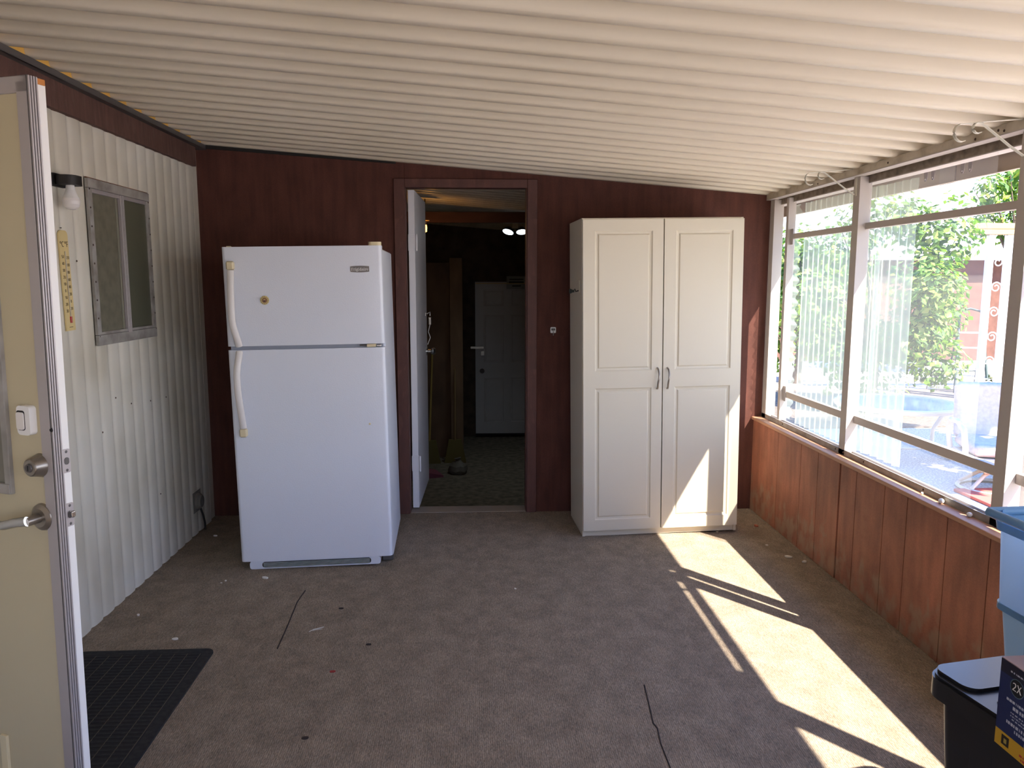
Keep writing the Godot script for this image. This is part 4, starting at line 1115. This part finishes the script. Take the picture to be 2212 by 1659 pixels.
# ------------------------------------------------------------------ dark store room behind the doorway
func shed() -> void:
	var dk := tri_mat(tex_noise(61, 0.02, [c8(62, 50, 40), c8(84, 68, 54), c8(98, 82, 66)], 256, 4), Vector3(0.8, 0.8, 0.8), 0.85)
	var fm := tri_mat(tex_noise(62, 0.03, [c8(92, 86, 74), c8(122, 115, 100), c8(142, 135, 118)], 512, 5), Vector3(0.7, 0.7, 0.7), 0.95)
	var f := thing("floor_store", "worn mottled floor of the dark store room beyond the doorway", "floor", Vector3.ZERO, Vector3.ZERO, "", "structure")
	part(f, "slab", S.new().box(Vector3(-1.9, SHED - 0.1, -9.85), Vector3(1.9, SHED, ZB - 0.11), 0.0), fm)
	part(f, "step", S.new().box(Vector3(-0.6, SHED, -5.25), Vector3(0.5, -0.20, ZB - 0.12), 0.004), fm)
	var w := thing("wall_store", "dark unfinished board walls of the store room", "wall", Vector3.ZERO, Vector3.ZERO, "", "structure")
	part(w, "side", S.new().box(Vector3(-1.9, SHED, -9.85), Vector3(-1.78, 2.4, ZB - 0.10), 0), dk)
	part(w, "side", S.new().box(Vector3(1.78, SHED, -9.85), Vector3(1.88, 2.16, ZB - 0.10), 0), dk)
	part(w, "rear", S.new().box(Vector3(-1.9, SHED, -9.95), Vector3(1.9, 2.4, -9.76), 0), dk)
	part(w, "roof_deck", S.new().box(Vector3(-1.9, 2.30, -9.95), Vector3(1.9, 2.34, ZB - 0.10), 0), dk)
	# partition board and stud in front of the far door
	var pa := thing("plywood_partition", "dark plywood partition in the store room left of far door", "partition", Vector3(-0.95, SHED, -8.6))
	part(pa, "sheet", S.new().box(Vector3(-0.8, 0, 0), Vector3(0.78, 2.2, 0.015), 0.001), tri_mat(tex_noise(63, 0.015, [c8(70, 52, 38), c8(96, 72, 52), c8(112, 86, 62)], 256, 4), Vector3(0.8, 0.4, 0.8), 0.8))
	part(pa, "stud", S.new().box(Vector3(0.66, 0, 0.015), Vector3(0.80, 2.25, 0.10), 0.003), tri_mat(tex_noise(64, 0.02, [c8(98, 76, 54), c8(122, 96, 70)], 256, 3), Vector3(1, 0.4, 1), 0.8))
	# far panelled door
	var d := thing("door_3", "white panelled door at the far end of dark store room", "door", Vector3(-0.012, SHED + 0.03, -9.70), Vector3.ZERO, "", "structure")
	var dp := panel_door(d, 0.81, 1.96, 0.04, [[0.11, 0.17, 0.36, 0.74], [0.45, 0.17, 0.70, 0.74], [0.11, 0.94, 0.36, 1.54], [0.45, 0.94, 0.70, 1.54], [0.11, 1.66, 0.36, 1.86], [0.45, 1.66, 0.70, 1.86]], mat(c8(196, 196, 194), 0.5))
	part(dp, "deadbolt", S.new().lathe([Vector2(0, 0.02), Vector2(0.028, 0.018), Vector2(0.032, 0)], 16, Transform3D(Basis(Vector3.RIGHT, Vector3.BACK, Vector3.DOWN), Vector3(0.085, 0.83, 0))), M.grey_metal)
	part(dp, "hasp", S.new().box(Vector3(-0.06, 1.115, 0.0), Vector3(0.11, 1.145, 0.008), 0.002), M.nickel)
	part(dp, "padlock", S.new().box(Vector3(0.07, 1.03, 0.006), Vector3(0.115, 1.09, 0.026), 0.004), M.nickel)
	part(dp, "sweep", S.new().box(Vector3(0.0, -0.01, 0.0), Vector3(0.81, 0.02, 0.012), 0.002), M.dark)
	var sg := thing("wall_sign", "pale framed sign with dark lettering above the far door", "sign", Vector3(0.384, 1.352, -9.66))
	part(sg, "board", S.new().box(Vector3(0, 0, 0), Vector3(0.245, 0.158, 0.01), 0.002), mat(c8(150, 156, 152), 0.6))
	for q in [[0.035, 0.112, 0.21, 0.124], [0.03, 0.066, 0.215, 0.092], [0.07, 0.030, 0.18, 0.044]]:
		part(sg, "print_line", S.new().box(Vector3(q[0], q[1], 0.01), Vector3(q[2], q[3], 0.0106), 0.0), M.dark)
	var gl := thing("ledge_strip", "thin pale strip along the top of the far door", "strip", Vector3(0.0, 1.415, -9.665))
	part(gl, "strip", S.new().box(Vector3(-0.005, 0, 0), Vector3(0.80, 0.010, 0.02), 0.001), mat(c8(214, 186, 128), 0.5))
	# roof beam
	var bm := thing("roof_beam", "reddish brown timber beam under the store room roof", "beam", Vector3(0, 2.02, -7.0))
	part(bm, "timber", S.new().box(Vector3(-1.78, -0.055, 0), Vector3(1.78, 0.04, 0.05), 0.003), tri_mat(tex_noise(65, 0.02, [c8(70, 40, 30), c8(92, 56, 42)], 256, 3), Vector3(0.5, 1, 1), 0.8))
	# open inner door
	var o := thing("door_2", "white flush door swung open into the dark store room", "door", Vector3(-0.370, 0.012, -4.762), Vector3(0, 88.5, 0), "", "structure")
	part(o, "slab", S.new().box(Vector3(0, 0, -0.040), Vector3(0.72, 1.985, 0.0), 0.002), M.door_white)
	for y in [0.24, 1.62]:
		var hg := part(o, "hinge", S.new().box(Vector3(-0.004, y, -0.042), Vector3(0.0, y + 0.10, 0.012), 0.001), M.door_white)
		part(hg, "knuckle", S.new().tube([Vector3(-0.006, y, 0.010), Vector3(-0.006, y + 0.10, 0.010)], 0.006, 8), M.door_white)
	var kb := Basis(Vector3.RIGHT, Vector3.BACK, Vector3.DOWN)
	var kn := part(o, "knob", S.new().lathe([Vector2(0.030, 0.0), Vector2(0.030, 0.006), Vector2(0.012, 0.010), Vector2(0.012, 0.030), Vector2(0.024, 0.040), Vector2(0.026, 0.052), Vector2(0.020, 0.062), Vector2(0, 0.064)], 18, Transform3D(kb, Vector3(0.655, 0.945, 0.0))), M.chrome, "chrome door knob")
	part(kn, "far_rose", S.new().lathe([Vector2(0.030, 0.0), Vector2(0.030, 0.006), Vector2(0.0, 0.010)], 16, Transform3D(Basis(Vector3.RIGHT, Vector3.FORWARD, Vector3.UP), Vector3(0.655, 0.945, -0.040))), M.chrome)
	var hs := part(o, "hasp", S.new().box(Vector3(0.60, 1.195, 0.0), Vector3(0.70, 1.22, 0.004), 0.001), M.chrome)
	part(hs, "staple", S.new().tube([Vector3(0.69, 1.207, 0.004), Vector3(0.69, 1.220, 0.026), Vector3(0.69, 1.195, 0.026)], 0.004, 8), M.chrome)
	part(o, "padlock", S.new().box(Vector3(0.675, 1.130, 0.016), Vector3(0.705, 1.185, 0.034), 0.003), M.nickel)
	part(o, "pull_cord", S.new().tube([Vector3(0.69, 1.13, 0.024), Vector3(0.69, 1.08, 0.012), Vector3(0.69, 1.04, 0.026), Vector3(0.69, 0.99, 0.006)], 0.003, 6), M.white)
	# warm hanging bulb
	var bu := thing("hanging_bulb", "lit warm bulb hanging in the dark store room", "lamp", Vector3(-0.418, 1.885, -6.5))
	part(bu, "cap", S.new().lathe([Vector2(0.0, 0.075), Vector2(0.034, 0.07), Vector2(0.036, 0.062), Vector2(0.012, 0.058), Vector2(0.012, 0.028), Vector2(0, 0.028)], 16), mat(c8(150, 120, 80), 0.5))
	part(bu, "cord", S.new().tube([Vector3(0, 0.07, 0), Vector3(0, 0.24, 0)], 0.004, 6), M.dark)
	var em := mat(c8(255, 214, 140), 0.4)
	em.emission_enabled = true
	em.emission = Color(1.0, 0.72, 0.32)
	em.emission_energy_multiplier = 6.0
	part(bu, "bulb", S.new().lathe([Vector2(0, 0.030), Vector2(0.012, 0.026), Vector2(0.015, 0.0), Vector2(0.013, -0.028), Vector2(0, -0.034)], 14), em)
	var ol := OmniLight3D.new()
	ol.name = "bulb_light"
	bu.add_child(ol)
	ol.light_color = Color(1.0, 0.72, 0.38)
	ol.light_energy = 0.022
	ol.omni_range = 8.0
	ol.omni_attenuation = 2.0
	ol.light_size = 0.012
	ol.shadow_enabled = true
	# twin flood lamp
	var tf := thing("flood_lamp", "twin round white flood lamp lit under the store room roof", "lamp", Vector3(0.385, 1.905, -7.6))
	part(tf, "mount", S.new().box(Vector3(-0.03, 0.05, -0.03), Vector3(0.03, 0.16, 0.03), 0.005), mat(c8(150, 140, 120), 0.5))
	part(tf, "arm", S.new().tube([Vector3(-0.06, 0.03, 0), Vector3(0, 0.06, 0), Vector3(0.06, 0.03, 0)], 0.010, 8), M.dark)
	var lm := mat(Color(1, 1, 1), 0.4)
	lm.emission_enabled = true
	lm.emission = Color(0.92, 0.97, 1.0)
	lm.emission_energy_multiplier = 4.0
	for sx in [-1.0, 1.0]:
		var hb := Basis(Vector3.RIGHT, deg_to_rad(-24)) * Basis(Vector3.BACK, deg_to_rad(-16 if sx < 0 else 2))
		var xf := Transform3D(hb, Vector3(0.068 * sx, 0.02, 0))
		part(tf, "head", S.new().lathe([Vector2(0.0, 0.05), Vector2(0.02, 0.048), Vector2(0.052, 0.012), Vector2(0.058, 0.0)], 18, xf), M.black)
		part(tf, "lamp_face", S.new().lathe([Vector2(0.054, 0.0), Vector2(0.03, -0.006), Vector2(0.0, -0.008)], 18, xf), lm)
	var sp := SpotLight3D.new()
	sp.name = "flood_light"
	tf.add_child(sp)
	sp.position = Vector3(0, -0.01, 0)
	sp.rotation_degrees = Vector3(-90, 0, 0)
	sp.light_color = Color(0.92, 0.97, 1.0)
	sp.light_energy = 0.28
	sp.spot_range = 8.0
	sp.spot_attenuation = 2.0
	sp.spot_angle = 62.0
	sp.light_size = 0.05
	sp.shadow_enabled = true
	# brooms and odds in the corner
	var hm := [mat(c8(150, 126, 60), 0.6), mat(c8(120, 96, 58), 0.6), mat(c8(70, 66, 60), 0.6)]
	var bl := ["broom with a yellow handle leaning in the store room", "broom with a tan handle leaning beside the yellow one", "grey handled rake leaning behind the brooms"]
	var bxs := [-0.52, -0.24, -0.80]
	for i in 3:
		var b := thing("broom", bl[i], "broom", Vector3(bxs[i], SHED, -8.30 - 0.03 * i))
		part(b, "handle", S.new().tube([Vector3(0, 0.25, 0.02), Vector3(0.03 - 0.03 * i, 1.22 - 0.1 * i, -0.20)], 0.012, 8), hm[i])
		part(b, "head", S.new().prism(PackedVector2Array([Vector2(-0.12, 0.0), Vector2(0.12, 0.0), Vector2(0.07, 0.26), Vector2(-0.07, 0.26)]), -0.02, 0.03), mat(c8(110, 98, 52) if i < 2 else c8(56, 54, 50), 0.9))
	var dpn := thing("dustpan", "dull pink dustpan on the store room floor", "dustpan", Vector3(-0.54, SHED, -7.75), Vector3(0, 20, 0))
	part(dpn, "pan", S.new().prism(PackedVector2Array([Vector2(-0.16, 0), Vector2(0.16, 0), Vector2(0.16, 0.02), Vector2(-0.14, 0.09), Vector2(-0.16, 0.09)]), -0.13, 0.13), mat(c8(150, 84, 104), 0.5))
	part(dpn, "grip", S.new().tube([Vector3(-0.16, 0.07, 0), Vector3(-0.30, 0.10, 0)], 0.016, 8), mat(c8(150, 84, 104), 0.5))
	var bag := thing("plastic_bag", "crumpled pale plastic bag beside the dustpan", "bag", Vector3(-0.20, SHED, -7.85))
	var bs := S.new()
	var prf := [Vector2(0.0, 0.0), Vector2(0.12, 0.0), Vector2(0.15, 0.06), Vector2(0.13, 0.14), Vector2(0.07, 0.20), Vector2(0.03, 0.23), Vector2(0.05, 0.27), Vector2(0.0, 0.26)]
	bs.lathe(prf, 14)
	for i in bs.v.size():
		var q := bs.v[i]
		bs.v[i] = q + Vector3(sin(q.y * 60 + q.z * 40), sin(q.x * 50), sin(q.x * 44 + q.y * 70)) * 0.010
		if bs.v[i].y < 0: bs.v[i].y = 0
	bag.scale = Vector3(0.7, 0.6, 0.7)
	part(bag, "bag", bs, mat(c8(112, 108, 96), 0.6))

# ------------------------------------------------------------------ outside
func leaf_crown(centre: Vector3, radii: Vector3, count: int, size: float, cols: Array, seed_: int, blobs: int) -> S:
	var s := S.new()
	var r := RandomNumberGenerator.new()
	r.seed = seed_
	var bl: Array = []
	for i in blobs:
		var d := Vector3(r.randfn(), r.randfn(), r.randfn()).normalized() * pow(r.randf(), 0.4) * 0.85
		bl.append([centre + d * radii, r.randf_range(0.22, 0.42)])
	for i in count:
		var b: Array = bl[r.randi() % blobs]
		var d := Vector3(r.randfn(), r.randfn(), r.randfn()).normalized()
		var p: Vector3 = b[0] + d * radii * b[1] * pow(r.randf(), 0.35)
		var up := (d + Vector3(r.randf_range(-0.7, 0.7), r.randf_range(0.2, 1.2), r.randf_range(-0.7, 0.7))).normalized()
		var t := up.cross(Vector3(r.randfn(), r.randfn(), r.randfn())).normalized()
		var w := up.cross(t).normalized()
		var L := size * r.randf_range(0.7, 1.3)
		var W := L * 0.30
		s.col = cols[r.randi() % cols.size()]
		var a := p - t * L * 0.5
		var e := p + t * L * 0.5 - up * L * 0.12
		var m := p + up * L * 0.03
		var nl := (up + w * 0.35).normalized()
		var nr := (up - w * 0.35).normalized()
		var lft := m + w * W - up * L * 0.05
		var rgt := m - w * W - up * L * 0.05
		s.tri(a, lft, e, nl, nl, nl)
		s.tri(a, e, rgt, nr, nr, nr)
	s.col = Color.WHITE
	return s

func tree(label: String, base: Vector3, height: float, centre: Vector3, radii: Vector3, count: int, size: float, cols: Array, seed_: int, leaf_m: Material, bark: Material) -> void:
	var t := thing("tree", label, "tree", base)
	var r := RandomNumberGenerator.new()
	r.seed = seed_ + 1
	var ts := S.new()
	var top := centre - base
	ts.tube([Vector3.ZERO, Vector3(0.03, top.y * 0.35, 0.02), top * Vector3(0.7, 0.7, 0.7)], 0.09, 10, 0.045)
	part(t, "trunk", ts, bark)
	for i in 7:
		var d := Vector3(r.randfn(), absf(r.randfn()) * 0.6 + 0.1, r.randfn()).normalized()
		var a := top * Vector3(0.5, 0.5, 0.5) + Vector3(0, 0.05 * i, 0)
		var e: Vector3 = top + d * radii * 0.75
		part(t, "branch", S.new().tube([a, a.lerp(e, 0.5) + Vector3(0, 0.1, 0), e], 0.035, 7, 0.008), bark)
	var cr := leaf_crown(top, radii, count, size, cols, seed_, 26)
	part(t, "foliage", cr, leaf_m)

func outside() -> void:
	var gtex := tex_noise(71, 0.09, [c8(126, 115, 102), c8(176, 164, 148), c8(202, 190, 174), c8(224, 214, 200)], 1024, 3, FastNoiseLite.TYPE_CELLULAR)
	var g := thing("ground", "pale crushed gravel yard outside the porch windows", "ground", Vector3.ZERO, Vector3.ZERO, "", "structure")
	var gravel := tri_mat(gtex, Vector3(0.5, 0.5, 0.5), 0.95)
	for q in [[1.90, 60.0, -60.0, 40.0], [-40.0, -1.90, -60.0, 40.0], [-1.90, 1.90, -60.0, -9.96], [-1.90, 1.90, ZF, 40.0]]:
		part(g, "gravel", S.new().box(Vector3(q[0], GROUND - 0.2, q[2]), Vector3(q[1], GROUND, q[3]), 0.0), gravel)
	part(g, "concrete_strip", S.new().box(Vector3(4.0, GROUND, -17.0), Vector3(26, GROUND + 0.015, -13.6), 0.0), mat(c8(160, 154, 146), 0.9))
	part(g, "planting_bed", S.new().box(Vector3(3.0, GROUND, -13.3), Vector3(14, GROUND + 0.02, -9.8), 0.0), tri_mat(tex_noise(72, 0.05, [c8(66, 58, 48), c8(96, 86, 74), c8(116, 106, 92)], 512, 4), Vector3(0.6, 0.6, 0.6), 1.0))
	part(g, "red_slab", S.new().box(Vector3(4.45, GROUND, -6.75), Vector3(7.5, GROUND + 0.03, -4.2), 0.006), mat(c8(176, 92, 78), 0.85), "red painted slab")
	var sk := thing("edging_board", "thin tan board lying beside the planting bed", "board", Vector3(7.2, GROUND + 0.02, -12.6), Vector3(0, 58, 3))
	part(sk, "board", S.new().box(Vector3(-0.9, 0, -0.02), Vector3(0.5, 0.05, 0.02), 0.004), mat(c8(200, 168, 134), 0.8))
	# trees
	var leaf := mat(Color.WHITE, 0.6)
	leaf.vertex_color_use_as_albedo = true
	leaf.backlight_enabled = true
	leaf.backlight = Color(0.75, 0.85, 0.4)
	leaf.cull_mode = BaseMaterial3D.CULL_DISABLED
	var bark := tri_mat(tex_noise(73, 0.03, [c8(84, 70, 58), c8(122, 104, 88)], 256, 4), Vector3(2, 2, 2), 0.9)
	var green := [Color(0.10, 0.20, 0.03), Color(0.16, 0.28, 0.05), Color(0.24, 0.36, 0.06), Color(0.07, 0.14, 0.03), Color(0.32, 0.38, 0.08)]
	tree("bushy broad-leaved green tree behind the patio table", Vector3(5.8, GROUND, -10.9), 3.2, Vector3(5.8, 1.2, -10.9), Vector3(1.65, 1.5, 1.2), 7600, 0.115, green, 5, leaf, bark)
	tree("green tree standing behind the corrugated plastic sheets", Vector3(6.1, GROUND, -14.2), 3.2, Vector3(6.0, 1.2, -14.2), Vector3(1.5, 1.6, 1.0), 3600, 0.125, green, 9, leaf, bark)
	tree("taller distant tree against the sky above the awning beam", Vector3(10.6, GROUND, -14.6), 4.2, Vector3(10.55, 2.95, -14.6), Vector3(1.2, 1.0, 1.0), 2600, 0.13, green, 13, leaf, bark)
	tree("shade tree over the patio chair and glass table", Vector3(7.2, GROUND, -5.6), 4.2, Vector3(6.7, 2.5, -6.6), Vector3(1.75, 0.7, 2.5), 12000, 0.17, green, 17, leaf, bark)
	# weeds at the edge of the bed
	for q in [[7.75, -13.4, 0.75, "tall leafy weed in the planting bed edge"], [8.15, -13.35, 0.4, "short leafy weed beside the tall one"], [8.75, -13.9, 0.5, "single upright weed in front of pale concrete"], [9.6, -13.6, 0.35, "low weed clump under the step ladder"]]:
		var wd := thing("weed", q[3], "weed", Vector3(q[0], GROUND, q[1]), Vector3.ZERO, "weeds along the planting bed")
		part(wd, "stem", S.new().tube([Vector3.ZERO, Vector3(0.03, q[2] * 0.5, 0), Vector3(0.0, q[2], 0)], 0.008, 6, 0.003), bark)
		part(wd, "leaves", leaf_crown(Vector3(0, q[2] * 0.55, 0), Vector3(0.16, q[2] * 0.45, 0.14), 120, 0.07, [Color(0.10, 0.12, 0.06), Color(0.16, 0.16, 0.08)], int(q[2] * 100), 8), leaf)
	# neighbour's house
	var h := thing("neighbour_house", "low terracotta house with a white roof across the yard", "house", Vector3(6.0, GROUND, -17.2))
	var stucco := tri_mat(tex_noise(74, 0.02, [c8(86, 58, 48), c8(98, 66, 55), c8(108, 75, 62)], 512, 4), Vector3(0.4, 0.4, 0.4), 0.9)
	part(h, "wall", S.new().box(Vector3(-4, 0.10, -5), Vector3(14, 2.42, 0), 0.01), stucco)
	part(h, "base", S.new().box(Vector3(-4, 0, -5), Vector3(14, 0.11, 0.03), 0.005), mat(c8(196, 200, 210), 0.8))
	part(h, "fascia", S.new().box(Vector3(-4.2, 2.42, -5.2), Vector3(14.2, 2.62, 0.35), 0.01), mat(c8(236, 232, 226), 0.6))
	part(h, "roof", S.new().prism(PackedVector2Array([Vector2(0.5, 2.62), Vector2(-5.4, 2.62), Vector2(-2.5, 3.1)]), -4.3, 14.3, Transform3D(Basis(Vector3(0, 0, 1), Vector3.UP, Vector3(1, 0, 0)), Vector3.ZERO)), mat(c8(238, 236, 232), 0.6))
	# awning column: two posts with scrollwork, and its beam
	var col := thing("awning_column", "white double awning post with scrollwork between", "column", Vector3(8.20, GROUND, -12.0))
	for x in [0.0, 0.30]:
		part(col, "post", S.new().box(Vector3(x - 0.05, 0, -0.04), Vector3(x + 0.05, 2.68, 0.04), 0.005), M.door_white)
	for i in 6:
		var yb := 0.25 + i * 0.40
		var pts: Array = []
		for t in 22:
			var a := t / 21.0 * TAU * 1.4
			var rr := 0.09 * (1.0 - t / 30.0)
			pts.append(Vector3(0.15 + cos(a) * rr * (1 if i % 2 == 0 else -1), yb + sin(a) * rr, 0))
		part(col, "scroll", S.new().tube(pts, 0.010, 6), M.door_white)
	var ab := thing("awning_beam", "cream awning beam carried by the white double post", "beam", Vector3(7.78, GROUND + 2.68, -12.0))
	part(ab, "beam", S.new().box(Vector3(0, 0, -0.06), Vector3(6.0, 0.18, 0.06), 0.006), mat(c8(160, 132, 90), 0.6))
	part(ab, "groove_strip", S.new().box(Vector3(0.0, 0.085, 0.06), Vector3(6.0, 0.10, 0.064), 0.001), mat(c8(120, 94, 62), 0.6))
	part(ab, "end_cap", S.new().box(Vector3(-0.10, -0.01, -0.07), Vector3(0.0, 0.20, 0.07), 0.004), M.door_white)
	# patio table
	var pt := thing("patio_table", "round glass-topped patio table with white rim and curved legs", "table", Vector3(4.72, GROUND, -8.25))
	var cream := mat(c8(206, 199, 182), 0.45)
	var glass := mat(Color(0.75, 0.88, 0.95, 0.35), 0.08)
	glass.transparency = BaseMaterial3D.TRANSPARENCY_ALPHA
	part(pt, "glass_top", S.new().lathe([Vector2(0, 0.600), Vector2(0.62, 0.600), Vector2(0.62, 0.592), Vector2(0, 0.592)], 48), glass)
	part(pt, "rim", S.new().lathe([Vector2(0.615, 0.610), Vector2(0.66, 0.606), Vector2(0.668, 0.590), Vector2(0.66, 0.560), Vector2(0.63, 0.556), Vector2(0.615, 0.575), Vector2(0.615, 0.610)], 56), cream)
	for i in 4:
		var a := TAU * i / 4.0 + 0.5
		var dir := Vector3(cos(a), 0, sin(a))
		part(pt, "leg", S.new().tube([dir * 0.56 + Vector3(0, 0.57, 0), dir * 0.44 + Vector3(0, 0.48, 0), dir * 0.36 + Vector3(0, 0.32, 0), dir * 0.36 + Vector3(0, 0.16, 0), dir * 0.44 + Vector3(0, 0.05, 0), dir * 0.56 + Vector3(0, 0.02, 0)], 0.022, 10), cream)
	part(pt, "lower_ring", S.new().lathe([Vector2(0.36, 0.16), Vector2(0.38, 0.17), Vector2(0.40, 0.16), Vector2(0.38, 0.145), Vector2(0.36, 0.16)], 40), cream)
	# patio chair, seen from the side and back
	var ch := thing("patio_chair", "cream cushioned swivel patio chair beside the glass table", "chair", Vector3(4.86, GROUND, -6.78), Vector3(0, -18, 0))
	var cush := tri_mat(tex_noise(75, 0.04, [c8(178, 170, 168), c8(194, 186, 184), c8(206, 198, 194)], 256, 3), Vector3(2, 2, 2), 0.9)
	part(ch, "seat_cushion", S.new().box(Vector3(-0.29, 0.36, -0.30), Vector3(0.29, 0.48, 0.30), 0.045), cush)
	part(ch, "back_cushion", S.new().box(Vector3(-0.29, 0.0, -0.06), Vector3(0.29, 0.56, 0.06), 0.045, Transform3D(Basis(Vector3.RIGHT, deg_to_rad(-10)), Vector3(0, 0.42, -0.30))), cush)
	part(ch, "seat_frame", S.new().box(Vector3(-0.30, 0.29, -0.29), Vector3(0.30, 0.35, 0.29), 0.012), cream)
	part(ch, "spring_plate", S.new().box(Vector3(-0.14, 0.18, -0.16), Vector3(0.14, 0.27, 0.16), 0.01), mat(c8(196, 170, 140), 0.6))
	for sx in [-1.0, 1.0]:
		part(ch, "arm", S.new().tube([Vector3(0.33 * sx, 0.34, -0.24), Vector3(0.35 * sx, 0.52, -0.27), Vector3(0.36 * sx, 0.63, -0.16), Vector3(0.36 * sx, 0.65, 0.06), Vector3(0.355 * sx, 0.60, 0.24), Vector3(0.35 * sx, 0.46, 0.30), Vector3(0.33 * sx, 0.33, 0.26)], 0.026, 10), cream)
	for i in 5:
		var a := TAU * i / 5.0
		part(ch, "base_leg", S.new().tube([Vector3(0, 0.20, 0), Vector3(cos(a) * 0.14, 0.15, sin(a) * 0.14), Vector3(cos(a) * 0.30, 0.03, sin(a) * 0.30)], 0.018, 8), cream)
	part(ch, "base_ring", S.new().lathe([Vector2(0.28, 0.02), Vector2(0.30, 0.04), Vector2(0.32, 0.02), Vector2(0.30, 0.0), Vector2(0.28, 0.02)], 40), cream)
	# step ladder
	var la := thing("step_ladder", "grey-green folding step ladder standing before the terracotta house", "ladder", Vector3(8.66, GROUND, -13.0), Vector3(0, -18, 0))
	var lmx := mat(c8(58, 72, 66), 0.5)
	for sx in [-1.0, 1.0]:
		part(la, "front_rail", S.new().tube([Vector3(0.26 * sx, 0, 0.30), Vector3(0.19 * sx, 1.15, -0.02), Vector3(0.17 * sx, 1.42, -0.10)], 0.024, 8), lmx)
		part(la, "rear_rail", S.new().tube([Vector3(0.24 * sx, 0, -0.42), Vector3(0.18 * sx, 1.12, -0.04)], 0.018, 8), lmx)
	part(la, "hand_rail", S.new().tube([Vector3(-0.17, 1.42, -0.10), Vector3(0, 1.47, -0.12), Vector3(0.17, 1.42, -0.10)], 0.02, 8), lmx)
	for i in 4:
		var y := 0.26 + i * 0.26
		part(la, "tread", S.new().box(Vector3(-0.245 + 0.016 * i, y, 0.16 - 0.075 * i), Vector3(0.245 - 0.016 * i, y + 0.025, 0.27 - 0.075 * i), 0.004), mat(c8(150, 156, 150), 0.5))
	part(la, "rear_brace", S.new().tube([Vector3(-0.225, 0.35, -0.30), Vector3(0.225, 0.35, -0.30)], 0.012, 6), lmx)
